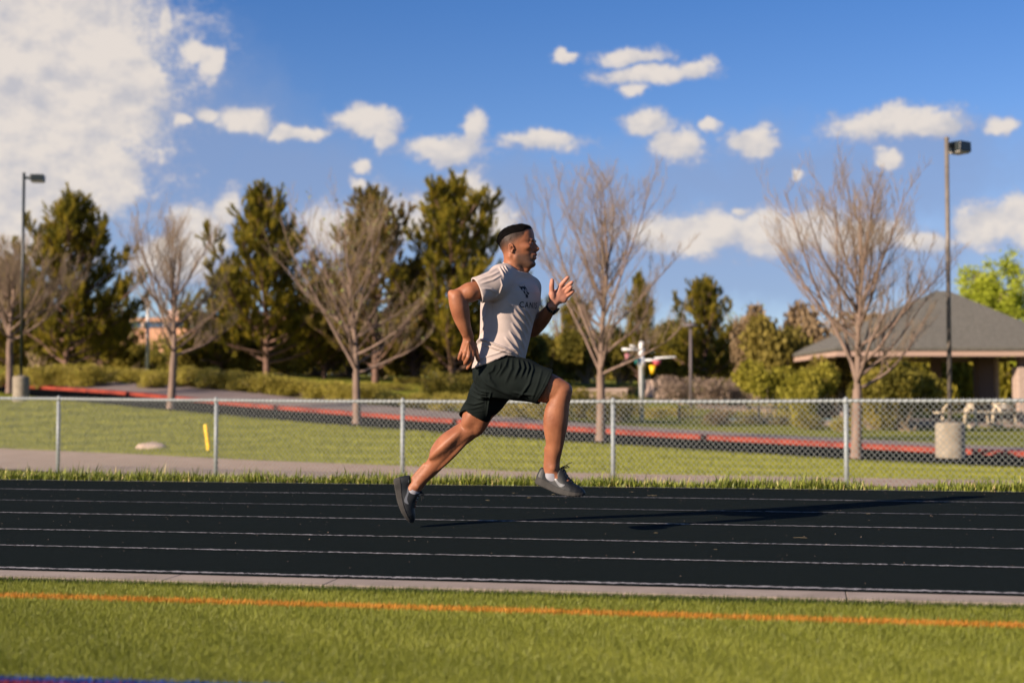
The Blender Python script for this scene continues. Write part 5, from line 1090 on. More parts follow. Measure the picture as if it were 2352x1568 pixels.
bb0 = bodyV[ib] + rgh.normal(0, .0012, (9000, 3)); lb = rgh.uniform(.0015, .0045, (9000, 1)) * np.clip(hair_m[ib], .3, 1)[:, None]; sb = np.cross(db, rgh.normal(0, 1, (9000, 3))); sb /= np.linalg.norm(sb, axis=1, keepdims=True); bv = np.stack([bb0 - sb * .0005, bb0 + sb * .0005, bb0 + db * lb, bb0 + db * lb * .98 - sb * .0002], 1).reshape(-1, 3)
rgh = np.random.default_rng(6); hn = vnormals(hv, ht); lx, ly, lz = hloc(hv); ok_ = np.where((lz > np.interp(lx, LINE_X, LINE_Z) - 14))[0]; ii = rgh.choice(ok_, 15000); d_ = hn[ii] + rgh.normal(0, .55, (15000, 3)) + np.array([0, 0, .15]); d_ /= np.linalg.norm(d_, axis=1, keepdims=True)
b_ = hv[ii] + rgh.normal(0, .0012, (15000, 3)) - hn[ii] * .002; ln_ = rgh.uniform(.003, .0078, (15000, 1)) * np.clip((lz[ii] - np.interp(lx[ii], LINE_X, LINE_Z) + 16) / 40, .25, 1)[:, None]; sd_ = np.cross(d_, rgh.normal(0, 1, (15000, 3))); sd_ /= np.linalg.norm(sd_, axis=1, keepdims=True)
sv = np.stack([b_ - sd_ * .0006, b_ + sd_ * .0006, b_ + d_ * ln_, b_ + d_ * ln_ * .98 - sd_ * .0003], 1).reshape(-1, 3)
np_mesh('hair', np.concatenate([hv, sv, bv]), np.concatenate([ht, np.arange(96000).reshape(-1, 4) + len(hv)]), m_hair, person, True, 4)
# eyes
m_eye = material('eye_white', (.55, .48, .44), rough=.25, spec=.6); m_iris = material('iris', (.03, .016, .010), rough=.15, spec=.7)
for sg in (-1, 1):
    bm = bmesh.new(); bmesh.ops.create_uvsphere(bm, u_segments=20, v_segments=12, radius=.0128); me = bpy.data.meshes.new('eyeball'); bm.to_mesh(me); bm.free(); me.materials.append(m_eye); me.shade_smooth()
    o = bpy.data.objects.new('eye', me); COL.objects.link(o); o.parent = person; o.location = hl(73.2, sg * 29.5, 8.6); o.scale = (1, 1, .42)
    bm = bmesh.new(); bmesh.ops.create_uvsphere(bm, u_segments=16, v_segments=10, radius=.0058); me = bpy.data.meshes.new('iris'); bm.to_mesh(me); bm.free(); me.materials.append(m_iris); me.shade_smooth()
    i_ = bpy.data.objects.new('iris', me); COL.objects.link(i_); i_.parent = o; i_.location = (.0085, 0, 0); i_.scale = (1, 1, 1)

# ---- t-shirt
def slices(tab, tilt=None, n=2.3):
    """tab rows: picture y, x left, x right, yaw deg, lateral half width, depth centre"""
    ys = [r[0] for r in tab]; zz = np.array([Q_(1170, y)[2] for y in ys]); o = np.argsort(zz); zz = zz[o]
    xc = np.array([Q_((r[1] + r[2]) / 2, r[0], r[5])[0] for r in tab])[o]; hw = np.array([(r[2] - r[1]) / 2 / F * (YR + r[5]) for r in tab])[o]; ph = np.radians([r[3] for r in tab])[o]; a = np.array([r[4] for r in tab])[o]; yc = np.array([YR + r[5] for r in tab])[o]
    b = np.sqrt(np.maximum(hw ** 2 - (a * np.sin(ph)) ** 2, .0036)) / np.cos(ph)
    def fn(X, Y, Z):
        Zf = Z.ravel(); g = lambda t: np.interp(Zf, zz, t)[None, None, :]; cx, cy, A, Bd, p = g(xc), g(yc), g(a), g(b), g(ph); dx, dy = X - cx, Y - cy
        f = dx * np.cos(p) - dy * np.sin(p); l = dx * np.sin(p) + dy * np.cos(p); r = ((np.abs(f) / Bd) ** n + (np.abs(l) / A) ** n) ** (1 / n); d = (r - 1) * np.minimum(A, Bd) * .92
        over = np.maximum(Z - zz[-1], zz[0] - Z); return np.maximum(d, over * np.ones_like(d))
    return fn, zz[0], zz[-1]
SH = Field(Q_(1070, 862, .33) - np.array([0, .72, 0]), Q_(1262, 592, .36) + np.array([.01, 0, .01]), .0032)
fn, z0, z1 = slices([(628, 1152, 1208, 38, .09, 0), (640, 1128, 1222, 40, .14, 0), (655, 1113, 1233, 43, .168, 0), (672, 1109, 1239, 43, .174, 0), (690, 1107.5, 1239.5, 42, .174, 0), (709, 1106, 1234.5, 38, .168, 0), (738, 1106, 1224.5, 30, .158, 0), (767, 1104, 1218, 20, .153, 0), (790, 1098, 1214, 12, .156, 0), (824, 1088, 1206, 4, .166, 0), (862, 1080, 1203, 0, .170, 0)])
SH.put(Q_(1070, 866, -.25), Q_(1255, 620, .25), fn, .012)
SH.chain([(Q_(1168, 640, -.02), .072), (Q_(1152, 642, -.10), .068), (sR, .0665)], .035); SH.chain([(Q_(1182, 640, .02), .064), (sL, .064)], .035)
SH.cone(Q_(1164, 622, -.03), Q_(1150, 632, -.10), .040, .052, .03); SH.cone(Q_(1172, 626, .04), Q_(1198, 645, .12), .040, .050, .03)
# neckline: everything above a tilted plane goes, then the neck hole
na, nb_ = Q_(1158, 603, 0), Q_(1200.5, 633, 0); pn_ = np.array([-(nb_ - na)[2], 0, (nb_ - na)[0]]); pn_ /= np.linalg.norm(pn_)
SH.put(Q_(1140, 640, -.12), Q_(1225, 590, .12), lambda X, Y, Z: np.maximum((X - na[0]) * pn_[0] + (Z - na[2]) * pn_[2] + 0 * Y, (np.abs(Y - YR) - .085) + 0 * X + 0 * Z), 0, 'and') if False else None
def neckcut(X, Y, Z):                                              # a cap around the neck that is removed
    hgt = (X - na[0]) * pn_[0] + (Z - na[2]) * pn_[2] + 0 * Y; rad = np.sqrt((X - Q_(1180, 618)[0]) ** 2 + (Y - YR) ** 2) - .068 + 0 * Z
    return np.maximum(-hgt, rad)
SH.put(Q_(1135, 650, -.14), Q_(1228, 585, .14), neckcut, .006, 'cut')
SH.chain([(Q_(1183, 585, 0), .0575), (Q_(1181, 605, 0), .0575), (Q_(1179, 628, 0), .0605), (Q_(1178, 640, 0), .058)], .002, 'cut')
# neck band
rim = []
for t in np.linspace(0, 2 * math.pi, 25): 
    c = (na + nb_) / 2; e1 = (nb_ - na) / 2 * 1.0; rim.append((c + e1 * math.cos(t) + np.array([0, .061 * math.sin(t), -.010 * abs(math.sin(t))]) - pn_ * .004, .0062))
SH.chain(rim, .002)
# sleeves
aR = (eR - sR) / np.linalg.norm(eR - sR); hemR = Q_(1094, 663.5, -.207); aL = (eL - sL) / np.linalg.norm(eL - sL); hemL = Q_(1219, 702, .190)
SH.cone(sR, hemR + (hemR - sR) / np.linalg.norm(hemR - sR) * .06, .068, .0600, .028); SH.cone(Q_(1133, 668, -.16), Q_(1104, 676, -.22), .046, .046, .02)
SH.cone(sL, hemL + (hemL - sL) / np.linalg.norm(hemL - sL) * .06, .064, .054, .028)
aR2 = (hemR - sR) / np.linalg.norm(hemR - sR); aL2 = (hemL - sL) / np.linalg.norm(hemL - sL)
nR = np.array([-.86, -.30, -.42]); nR /= np.linalg.norm(nR)
nR = aR * .6 + np.array([-.80, -.25, -.40]) * .4; nR /= np.linalg.norm(nR)
def sleevecut(hem, nrm, c, rad):
    def f(X, Y, Z):
        return np.maximum(-((X - hem[0]) * nrm[0] + (Y - hem[1]) * nrm[1] + (Z - hem[2]) * nrm[2]), np.sqrt((X - c[0]) ** 2 + (Y - c[1]) ** 2 + (Z - c[2]) ** 2) - rad)
    return f
cR = hemR + aR * .06; SH.put(cR - .13, cR + .13, sleevecut(hemR, nR, cR, .098), 0, 'cut'); cL = hemL + aL * .07; SH.put(cL - .13, cL + .13, sleevecut(hemL, aL, cL, .100), 0, 'cut')
SH.cone(hemR - aR2 * .025, hemR + aR2 * .03, .0525, .0525, .002, 'cut'); SH.cone(hemL - aL2 * .02, hemL + aL2 * .03, .047, .047, .002, 'cut')
# bottom hem follows the hips, open inside
hemx = [Q_(x, 830)[0] for x in (1080, 1123, 1150, 1164, 1180, 1204)]; hemz = [Q_(1150, y)[2] for y in (848, 836, 824, 818, 820, 827)]
SH.put(Q_(1070, 866, -.25), Q_(1255, 800, .25), lambda X, Y, Z: np.interp(X.ravel(), hemx, hemz)[:, None, None] - Z + 0 * Y, 0, 'and')
V, T = SH.mesh()
shirt_lines = [([(1202, 705), (1214, 722), (1222, 740)], 3.0, .0045), ([(1190, 706), (1204, 726), (1216, 750)], 3.0, .006), ([(1182, 712), (1198, 737), (1212, 764)], 3.6, .0065), ([(1176, 724), (1192, 750), (1208, 782)], 3.4, .006), ([(1176, 745), (1190, 768), (1204, 800)], 3.4, .006),
               ([(1170, 762), (1182, 782), (1198, 812)], 3.0, .005), ([(1160, 775), (1172, 790), (1190, 815)], 3.0, .004), ([(1100, 781), (1118, 782), (1136, 792), (1158, 800), (1180, 813)], 3.2, .009), ([(1108, 790), (1122, 795), (1140, 801), (1160, 808)], 2.6, .006), ([(1096, 790), (1104, 784), (1112, 780)], 3.0, .008),
               ([(1086, 830), (1110, 822), (1140, 812), (1162, 804)], 2.2, .003), ([(1128, 798), (1150, 806), (1174, 812)], 2.0, .004), ([(1170, 798), (1184, 806), (1194, 822)], 2.4, .005), ([(1108, 740), (1111, 730), (1117, 722)], 2.2, .003), ([(1104, 765), (1110, 756), (1114, 744)], 2.0, .003),
               ([(1154, 612), (1156, 620), (1163, 632)], 1.8, .0045), ([(1147, 613), (1151, 624), (1158, 637)], 2.0, .0045), ([(1160, 610), (1162, 618), (1168, 626)], 1.6, .004), ([(1139, 618), (1125, 626), (1100, 634)], 2.2, .003), ([(1146, 624), (1128, 634), (1098, 643)], 2.4, .0035), ([(1150, 632), (1132, 643), (1104, 651)], 2.4, .003),
               ([(1140, 672), (1128, 664), (1108, 662)], 3.0, .0025), ([(1150, 640), (1153, 655), (1147, 672), (1136, 684)], 1.5, .0035), ([(1184, 650), (1196, 655), (1206, 650)], 3.5, .002), ([(1165, 690), (1172, 700), (1180, 703)], 4, .002),
               ([(1133, 690), (1132, 720), (1131, 770)], 1.0, .0016), ([(1088, 842), (1120, 832), (1160, 814)], 1.0, .0015)]
V = folds(V, T, shirt_lines, noise_amp=.0016, noise_scale=9.0); V = relax(V, T, 1, .3)
def cloth_material(name, c1, c2, weave=900, bump=.25, sheen=.2, rough=.9):
    m = material(name, c1, c2, scale=10, rough=rough, bump=bump, bscale=weave, bdist=.001, spec=.06); bs = m.node_tree.nodes['Principled BSDF']; bs.inputs['Sheen Weight'].default_value = sheen; return m
m_shirt = cloth_material('beige_cotton', (.37, .305, .277), (.42, .35, .318), sheen=.05)
shirt = np_mesh('t_shirt', V, T, m_shirt, person, True, 4)
shirtV, shirtT = V, T

# ---- printed emblem and word on the chest
PHC = R(42); CFw = np.array([math.cos(PHC), -math.sin(PHC), 0]); CLt = np.array([-math.sin(PHC), -math.cos(PHC), 0])    # forward, towards his right
bvh = BVHTree.FromPolygons([Vector(v) for v in shirtV], [tuple(int(i) for i in t) for t in shirtT])
def on_chest(u, v, O_, off=.0012):
    """u to the viewer's right across the chest, v up; projected along the chest's forward axis"""
    s_ = O_ + CFw * .30 - CLt * u + np.array([0, 0, v]); h = bvh.ray_cast(Vector(s_), Vector(-CFw))
    return h[0] + Vector(CFw) * off if h[0] else None
m_print = material('black_print', (.012, .013, .016), rough=.7)
def print_mesh(name, polys, O_, mat_=m_print, sub=.004):
    bm = bmesh.new()
    for pl_ in polys:
        vs = [bm.verts.new((x, y, 0)) for x, y in pl_]; 
        try: bm.faces.new(vs)
        except ValueError: pass
    bmesh.ops.triangulate(bm, faces=bm.faces[:]); 
    for _ in range(4):
        es = [e for e in bm.edges if e.calc_length() > sub]
        if not es: break
        bmesh.ops.subdivide_edges(bm, edges=es, cuts=1); bmesh.ops.triangulate(bm, faces=bm.faces[:])
    bad = []
    for v in bm.verts:
        p = on_chest(v.co.x, v.co.y, O_)
        if p is None: bad.append(v)
        else: v.co = p
    if bad: bmesh.ops.delete(bm, geom=bad, context='VERTS')
    me = bpy.data.meshes.new(name); bm.to_mesh(me); bm.free(); me.materials.append(mat_); o = bpy.data.objects.new(name, me); COL.objects.link(o); o.parent = shirt; return o
def find_chest(px, py):
    d = ray(px, py); h = bvh.ray_cast(Vector((0, 0, CAMZ)), d.normalized()); return np.array(h[0])
cw = find_chest(1213, 700); cw_l, cw_r = find_chest(1192.5, 700), find_chest(1233, 700); w_word = abs((cw_r - cw_l) @ CLt); u_mid = ((cw_l + cw_r) / 2 - cw) @ CLt
print('word width', w_word)
cu = bpy.data.curves.new('word', 'FONT'); cu.body = 'CANIS'; cu.size = 1.0; cu.align_x = 'CENTER'; cu.space_character = 1.22; cu.offset = .012; cu.resolution_u = 3
to = bpy.data.objects.new('word', cu); COL.objects.link(to); bpy.context.view_layer.update()
me_ = bpy.data.meshes.new_from_object(to.evaluated_get(bpy.context.evaluated_depsgraph_get())); bpy.data.objects.remove(to)
vx = np.array([v.co[:] for v in me_.vertices]); wd = vx[:, 0].max() - vx[:, 0].min(); hgt = vx[:, 1].max(); sx = w_word / wd; sy = (13.5 / F * YR) / hgt; xc_ = (vx[:, 0].max() + vx[:, 0].min()) / 2
polys = [[((vx[i, 0] - xc_) * sx - u_mid, (vx[i, 1] - hgt / 2) * sy) for i in p.vertices] for p in me_.polygons]
print_mesh('lettering', polys, cw)
# wolf-like head emblem: ears, brow, cheeks and muzzle as separate dark shapes (units: picture crop of the shirt print)
em = find_chest(1205.5, 669)
def E_(pts): return [((x - 667) * .000526, (1139 - y) * .000358) for x, y in pts]
emb = [[(606, 1046), (618, 1066), (634, 1070), (650, 1068), (656, 1086), (640, 1112), (634, 1138), (622, 1106)], [(652, 1067), (668, 1060), (684, 1072), (691, 1043), (706, 1082), (713, 1138), (702, 1118), (690, 1092), (681, 1112), (672, 1136), (664, 1112), (656, 1090)],
       [(644, 1146), (652, 1118), (664, 1138), (668, 1158), (676, 1180), (658, 1176), (648, 1164)], [(688, 1120), (696, 1138), (712, 1152), (728, 1160), (722, 1178), (704, 1184), (694, 1166), (684, 1142)],
       [(662, 1184), (676, 1190), (684, 1168), (694, 1188), (706, 1190), (702, 1210), (704, 1234), (688, 1236), (684, 1216), (680, 1236), (668, 1232), (670, 1208)]]
print_mesh('emblem', [E_(p) for p in emb], em)

# ---- shorts
SO = Field(Q_(1050, 985, .36) - np.array([0, .72, 0]), Q_(1285, 805, .36) + np.array([.01, 0, .01]), .0034)
fn, _, _ = slices([(808, 1100, 1196, 0, .135, 0), (830, 1091, 1200, -3, .155, 0), (850, 1085, 1204, -5, .165, 0), (872, 1086, 1210, -6, .170, 0), (890, 1092, 1200, -6, .160, 0), (912, 1105, 1185, -6, .13, 0)])
SO.put(Q_(1070, 925, -.25), Q_(1240, 805, .25), fn, .01)
hR0 = Q_(1249, 887, -.165); hRn = hR0 - Q_(1168, 868, -.10); hRn /= np.linalg.norm(hRn)
SO.chain([(Q_(1150, 866, -.08), .100), (Q_(1200, 871, -.125), .1025), (hR0, .0885), (hR0 + hRn * .06, .086)], .04); SO.cone(Q_(1192, 902, -.11), Q_(1232, 909, -.15), .030, .028, .02)
hL0 = Q_(1091, 955, .155); hLn = hL0 - Q_(1135, 880, .11); hLn /= np.linalg.norm(hLn)
SO.chain([(Q_(1148, 872, .09), .100), (Q_(1121, 908, .12), .0965), (hL0, .0775), (hL0 + hLn * .08, .074)], .035)
def planecut(p0, n_, c, rad):
    return lambda X, Y, Z: np.maximum(-((X - p0[0]) * n_[0] + (Y - p0[1]) * n_[1] + (Z - p0[2]) * n_[2]), np.sqrt((X - c[0]) ** 2 + (Y - c[1]) ** 2 + (Z - c[2]) ** 2) - rad)
# hem planes through three seen points
def plane3(a, b, c, out):
    n_ = np.cross(b - a, c - a); n_ /= np.linalg.norm(n_); return n_ if n_ @ out > 0 else -n_
pR = (Q_(1268, 853, -.17), Q_(1232.5, 921, -.16), Q_(1256, 884, -.255)); nRr = plane3(*pR, hRn); cc = hR0 + hRn * .07; SO.put(cc - .16, cc + .16, planecut(pR[0], nRr, cc, .125), 0, 'cut')
pL = (Q_(1062, 950, .15), Q_(1112, 945, .08), Q_(1117, 966, .21)); nLl = plane3(*pL, hLn); cc = hL0 + hLn * .09; SO.put(cc - .17, cc + .17, planecut(pL[0], nLl, cc, .135), 0, 'cut')
SO.cone(hR0 - hRn * .03, hR0 + hRn * .05, .083, .083, .002, 'cut'); SO.cone(hL0 - hLn * .02, hL0 + hLn * .06, .0725, .0715, .002, 'cut')
V, T = SO.mesh()
short_lines = [([(1166, 822), (1162, 842), (1146, 862)], 4, .008), ([(1176, 826), (1176, 848), (1162, 876)], 4, .007), ([(1190, 826), (1192, 845), (1182, 868)], 3.5, .007), ([(1200, 828), (1204, 846), (1196, 866)], 3, .006), ([(1210, 830), (1214, 846), (1208, 868)], 3, .005), ([(1222, 836), (1224, 850), (1216, 870)], 3, .003),
               ([(1104, 862), (1118, 880), (1142, 893), (1170, 905)], 5, .006), ([(1088, 884), (1104, 896), (1126, 902)], 3, .005), ([(1084, 893), (1100, 903), (1120, 906)], 2.6, .004), ([(1080, 905), (1098, 914), (1124, 914)], 2.6, .004), ([(1070, 925), (1090, 928), (1112, 922)], 3, .004), ([(1066, 940), (1086, 938), (1108, 932)], 2.5, .003),
               ([(1224, 850), (1216, 880), (1192, 912)], 3.5, .005), ([(1244, 850), (1236, 880), (1222, 916)], 3.5, .0035), ([(1262, 852), (1246, 888), (1228, 918)], 1.2, .002), ([(1180, 900), (1200, 904), (1226, 908)], 3, .004), ([(1122, 852), (1126, 872), (1138, 886)], 3.5, .005), ([(1096, 855), (1094, 872), (1100, 888)], 3, .004),
               ([(1116, 892), (1117, 920), (1115, 946)], 1.0, .0022), ([(1128, 900), (1122, 925), (1118, 955)], 2.6, .005), ([(1064, 947), (1090, 946), (1114, 943)], 1.0, .0016), ([(1136, 838), (1132, 850), (1120, 858)], 3.5, .005), ([(1150, 832), (1148, 848), (1138, 860)], 3, .005)]
V = folds(V, T, short_lines, noise_amp=.0018, noise_scale=10.0); V = relax(V, T, 1, .35)
m_shorts = cloth_material('dark_green_black_cloth', (.0060, .0085, .0078), (.0095, .0130, .0120), 700, .3, .0, .9)
np_mesh('shorts', V, T, m_shorts, person, True, 4)

# ---- watch on the far wrist
m_strap = material('black_rubber', (.008, .008, .009), rough=.5); m_steel = material('watch_steel', (.25, .23, .15), rough=.35, metal=.8)
wdir = wL - Q_(1259, 716, .06); wdir /= np.linalg.norm(wdir); wo = np.cross(wdir, [0, 0, 1]); wo /= np.linalg.norm(wo); wn = np.cross(wdir, wo)
wc = wL - wdir * .004; b = MB()
ring = []; n1, n2 = 28, 8
for i in range(n1):
    a = 2 * math.pi * i / n1; d_ = wo * math.cos(a) + wn * math.sin(a)
    for j in range(n2): bb_ = 2 * math.pi * j / n2; ring.append(wc + d_ * (.0300 + .0028 * math.cos(bb_)) + wdir * .0095 * math.sin(bb_))
b.add(ring, [(i * n2 + j, i * n2 + (j + 1) % n2, ((i + 1) % n1) * n2 + (j + 1) % n2, ((i + 1) % n1) * n2 + j) for i in range(n1) for j in range(n2)])
wt = b.build('watch', m_strap, person, True)
far = wo * (1 if wo[1] < 0 else -1) * .2 + np.array([.75, .0, -.6]); far -= wdir * (far @ wdir); far /= np.linalg.norm(far); ot = np.cross(wdir, far)
M = Matrix(((wdir[0], ot[0], far[0], (wc + far * .034)[0]), (wdir[1], ot[1], far[1], (wc + far * .034)[1]), (wdir[2], ot[2], far[2], (wc + far * .034)[2]), (0, 0, 0, 1)))
b = MB(); b.box((0, 0, 0), (.036, .034, .010), M=M); b.build('watch_case', m_strap, wt, bevel=.002)
nr = np.array([.25, -1, -.25]); nr -= wdir * (nr @ wdir); nr /= np.linalg.norm(nr); ot = np.cross(wdir, nr)
M = Matrix(((wdir[0], ot[0], nr[0], (wc + nr * .033)[0]), (wdir[1], ot[1], nr[1], (wc + nr * .033)[1]), (wdir[2], ot[2], nr[2], (wc + nr * .033)[2]), (0, 0, 0, 1)))
b = MB(); b.box((0, .006, 0), (.024, .003, .003), M=M); b.box((0, -.006, 0), (.024, .003, .003), M=M); b.box((.010, 0, 0), (.003, .014, .003), M=M); b.box((-.010, 0, 0), (.003, .014, .003), M=M); b.build('buckle', m_steel, wt)

# ---- shoes
m_upper = bpy.data.materials.new('dark_grey_mesh_upper'); m_upper.use_nodes = True
def upper_nodes():
    nt = m_upper.node_tree; bs = nt.nodes['Principled BSDF']; N = nt.nodes.new; L = nt.links.new
    at = N('ShaderNodeAttribute'); at.attribute_name = 'shoe_uv'; vo = N('ShaderNodeTexVoronoi'); vo.inputs['Scale'].default_value = 150; L(at.outputs['Vector'], vo.inputs['Vector'])
    nz = N('ShaderNodeTexNoise'); nz.inputs['Scale'].default_value = 30; L(at.outputs['Vector'], nz.inputs[0])
    am = N('ShaderNodeAttribute'); am.attribute_name = 'knit'
    r = N('ShaderNodeValToRGB'); r.color_ramp.elements[0].color = (.008, .0095, .010, 1); r.color_ramp.elements[1].color = (.016, .018, .019, 1); L(nz.outputs['Fac'], r.inputs[0])
    mr = N('ShaderNodeMapRange'); mr.inputs[1].default_value = .15; mr.inputs[2].default_value = .45; L(vo.outputs['Distance'], mr.inputs[0])
    mu = N('ShaderNodeMath'); mu.operation = 'MULTIPLY'; L(mr.outputs[0], mu.inputs[0]); L(am.outputs['Fac'], mu.inputs[1])
    mx = N('ShaderNodeMix'); mx.data_type = 'RGBA'; L(mu.outputs[0], mx.inputs['Factor']); L(r.outputs[0], mx.inputs['A']); mx.inputs['B'].default_value = (.006, .007, .008, 1); L(mx.outputs['Result'], bs.inputs['Base Color'])
    b = N('ShaderNodeBump'); b.inputs['Strength'].default_value = .6; b.inputs['Distance'].default_value = .001; b.invert = True; L(mu.outputs[0], b.inputs['Height']); L(b.outputs[0], bs.inputs['Normal']); bs.inputs['Roughness'].default_value = .5; bs.inputs['Specular IOR Level'].default_value = .3
upper_nodes()
m_sole = material('grey_foam_sole', (.028, .0265, .024), (.044, .041, .037), scale=25, rough=.75, bump=.4, bscale=160, bdist=.002); m_out = material('dark_outsole', (.018, .018, .018), rough=.8)
m_lace = material('black_lace', (.007, .008, .009), rough=.7); m_sw = material('grey_shiny_mark', (.095, .10, .105), rough=.3, spec=.6); m_sock = material('light_grey_sock', (.25, .245, .27), (.29, .285, .31), scale=60, rough=.9)
SU = np.array([0, .015, .04, .08, .13, .2, .28, .35, .42, .50, .60, .72, .84, .92, .97, 1.0])
ST = np.array([.036, .062, .083, .093, .086, .067, .062, .082, .116, .098, .070, .052, .045, .037, .028, .019])
SB = np.array([.002, -.001, -.003, -.005, -.007, -.010, -.013, -.016, -.019, -.0205, -.0205, -.018, -.011, -.003, .004, .010])
SS = np.array([.034, .033, .032, .030, .028, .024, .018, .013, .009, .006, .003, .002, .004, .008, .012, .016])
SW = np.array([.016, .024, .029, .032, .034, .034, .034, .035, .037, .040, .0445, .047, .043, .034, .023, .010])
def shoe(name, O_, eu, ev, Lh, label, seed, laces_up):
    ew = np.cross(eu, ev); ew /= np.linalg.norm(ew); ev = np.cross(ew, eu)
    W3 = lambda u, v, w: O_ + eu * u * Lh + ev * v + ew * w
    def fld(up, h=.0024):
        cs = np.array([W3(u, v, w) for u in (-.03, 1.03) for v in (-.03, .13) for w in (-.055, .055)]); f = Field(cs.min(0), cs.max(0), h)
        def g(X, Y, Z):
            dx, dy, dz = X - O_[0], Y - O_[1], Z - O_[2]; u = (dx * eu[0] + dy * eu[1] + dz * eu[2]) / Lh; v = dx * ev[0] + dy * ev[1] + dz * ev[2]; w = dx * ew[0] + dy * ew[1] + dz * ew[2]
            t = np.interp(u, SU, ST); s = np.interp(u, SU, SS); bt = np.interp(u, SU, SB); hw = np.interp(u, SU, SW); e = np.maximum(-u, u - 1) * Lh
            if up:
                lo = s - .006; k = np.clip((v - lo) / np.maximum(t - lo, .01), 0, 1.4); prof = hw * .97 * np.clip(1 - np.clip(k, 0, 1) ** 2.6, 0, 1) ** .5
                ankle = np.clip(1 - np.abs(u - .17) / .2, 0, 1); prof = np.maximum(prof * (1 - ankle) + ankle * hw * np.clip(1.0 - .22 * k, .7, 1), .0) ; d = np.maximum(np.abs(w) - prof, v - t); d = np.maximum(d * .75, lo - v)
            else:
                mid = (s + bt) / 2; hh = (s - bt) / 2 + .002; flare = hw * (1.06 + .05 * np.clip((s - v) / .03, 0, 1)); d = np.maximum(np.abs(w) - flare, np.abs(v - mid) - hh)
            return np.maximum(d, e)
        f.put(cs.min(0), cs.max(0), g, 0); return f
    fu = fld(True); fu.ell(W3(.19, .105, 0), (Lh * .155, .055, .0275), (eu, ev, ew), .004, 'cut')
    V, T = fu.mesh(); V = relax(V, T, 3, .5)
    o = np_mesh('shoe', V, T, m_upper, person, True, 4); o['label'] = label
    d = V - O_; uu = d @ eu / Lh; vv = d @ ev; ww = d @ ew; vattr(o, 'knit', ss(uu, .50, .62) * (1 - ss(uu, .93, .97)) * .9 + .25 * ((uu < .5) & (vv > .05) & (uu > .4)))
    a = o.data.attributes.new('shoe_uv', 'FLOAT_VECTOR', 'POINT'); a.data.foreach_set('vector', np.stack([uu * Lh, vv * 1.3, ww], 1).astype(np.float32).ravel())
    fs = fld(False); vs, ts = fs.mesh(); vs = relax(vs, ts, 2, .5); 
    g_ = np.abs(((vs - O_) @ ev) - np.interp((vs - O_) @ eu / Lh, SU, (SS * .5 + SB * .5))) < .0012; vs = vs - ew[None] * 0
    sol = np_mesh('sole', vs, ts, m_sole, o, True, 4)
    # outsole tread blocks
    b = MB()
    for i in range(17):
        u = .06 + .88 * i / 16; bt = float(np.interp(u, SU, SB)); hw = float(np.interp(u, SU, SW)); q = [W3(u + du, bt + dv, w) for dv in (-.0045, .002) for du, w in ((-.018, -hw), (.018, -hw), (.018, hw), (-.018, hw))]
        b.add(q, [(3, 2, 1, 0), (4, 5, 6, 7), (0, 1, 5, 4), (1, 2, 6, 5), (2, 3, 7, 6), (3, 0, 4, 7)])
    b.build('outsole', m_out, o)
    tree = BVHTree.FromPolygons([Vector(v) for v in V], [tuple(int(i) for i in t) for t in T])
    near = -1 if ew[1] > 0 else 1
    def side_pt(u, v, off=.0010):
        s_ = W3(u, v, near * .2); h = tree.ray_cast(Vector(s_), Vector(ew * -near)); return h[0] + h[1] * off if h[0] else None
    # curved swoosh-like mark: a thick front belly thinning back and up to the heel
    m_ = 22; vv_, ff = [], []
    for i in range(m_ + 1):
        t = i / m_; u = .60 - .02 * t - .46 * t; cv = .030 - .016 * math.sin(min(t * 2.2, 1.0) * math.pi) * (1 - t) + .046 * t ** 1.25; th_ = .0125 * math.sin(min(1, t * 5 + .12) * math.pi / 2) * (1 - t) ** .75 + .0008
        for sgn in (-1, 0, 1):
            p = side_pt(u, cv + sgn * th_ * .75); vv_.append(p if p is not None else (vv_[-1] if vv_ else Vector(W3(u, cv, near * .04))))
    for i in range(m_):
        for j in (0, 1): ff.append((i * 3 + j, i * 3 + j + 1, (i + 1) * 3 + j + 1, (i + 1) * 3 + j))
    mesh_obj('side_mark', vv_, ff, m_sw, o, True)
    # laces
    def top_pt(u, w, off=.003):
        s_ = W3(u, .2, w); h = tree.ray_cast(Vector(s_), Vector(-ev)); return np.array(h[0] + Vector(ev) * off) if h[0] else W3(u, float(np.interp(u, SU, ST)), w)
    b = MB()
    for i in range(6):
        u = .47 + .045 * i; w1 = .018 + .001 * i; b.tube([top_pt(u, w) for w in np.linspace(-w1, w1, 7)], .0026, 6); b.tube([top_pt(u + .022 * (k / 6), w1 * (1 - k / 3), .0045) for k in range(7)], .0022, 6)
    kn = W3(.45, float(np.interp(.45, SU, ST)) + .004, 0); rg_ = np.random.default_rng(seed)
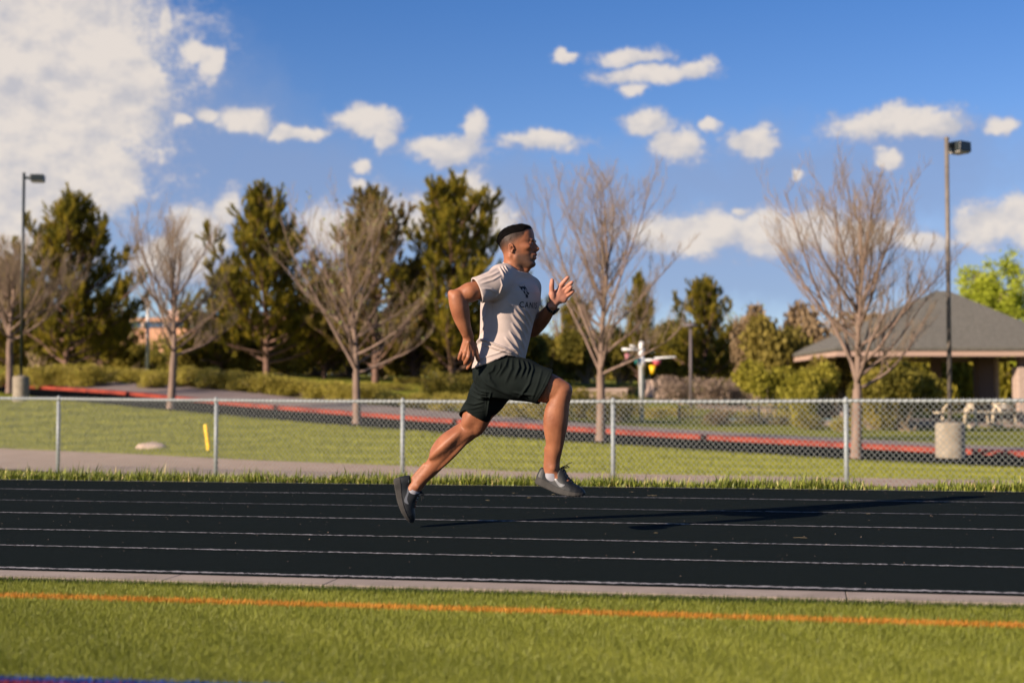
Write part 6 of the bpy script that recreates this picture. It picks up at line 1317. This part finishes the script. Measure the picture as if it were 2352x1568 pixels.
    for dirn in laces_up:
        dd_ = np.array(dirn[0]); e2 = np.array(dirn[1]); pts = [kn + dd_ * t * dirn[2] + e2 * math.sin(t * math.pi) * dirn[3] for t in np.linspace(0, 1, 9)]; b.tube(pts, .0019, 6)
        if dirn[4]: b.tube([kn + dd_ * t * dirn[2] - e2 * math.sin(t * math.pi) * dirn[3] * .8 for t in np.linspace(0, 1, 9)], .0019, 6)
    b.tube([kn - ew * .006, kn + ev * .003, kn + ew * .006], .005, 8); b.build('laces', m_lace, o, True)
    return o
yw = R(14); pt_ = R(14.5); eu = np.array([math.cos(yw) * math.cos(pt_), -math.sin(yw) * math.cos(pt_), -math.sin(pt_)]); ev0 = np.array([math.sin(pt_), 0, math.cos(pt_)])
shoe('front_shoe', Q_(1229.5, 1107, -.105), eu, ev0, .272, 'airborne front shoe, toe just above the outermost lane line', 1, [((.85, -.2, .50), (-.2, 0, .3), .055, .008, False), ((.95, 0, .05), (.2, 0, .8), .036, .006, True), ((.5, -.3, -.7), (.3, 0, .1), .03, .004, False), ((.75, .2, .25), (0, 0, 1), .035, .006, True)])
yw = R(6); eu = np.array([.345, -.06, -.937]); eu /= np.linalg.norm(eu); ev0 = np.array([.937, 0, .345])
shoe('rear_shoe', Q_(905.5, 1099, .25), eu, ev0, .262, 'rear shoe standing on its toe tip on the track', 2, [((.35, -.1, -.9), (.6, 0, .1), .045, .006, True), ((.6, .1, -.6), (.5, 0, .3), .035, .006, True), ((.1, -.2, -1), (.3, 0, 0), .05, .003, False)])
# socks
def sock(pts, r):
    f = Field(np.min([p for p in pts], 0) - .06, np.max([p for p in pts], 0) + .06, .003); f.chain([(p, r_) for p, r_ in zip(pts, r)], .01); ax_ = pts[0] - pts[1]; ax_ /= np.linalg.norm(ax_); c = pts[0]
    f.put(c - .09, c + .09, lambda X, Y, Z: ((X - c[0]) * ax_[0] + (Y - c[1]) * ax_[1] + (Z - c[2]) * ax_[2]), 0, 'and'); v, t = f.mesh(); return np_mesh('sock', v, t, m_sock, person, True, 4)
sock([Q_(1268, 1079, -.125), Q_(1268, 1092, -.12), Q_(1276, 1104, -.12)], [.0405, .0415, .040])
sock([Q_(952.5, 1121, .25), Q_(947, 1130, .255), Q_(945, 1140, .25)], [.0395, .0405, .038])
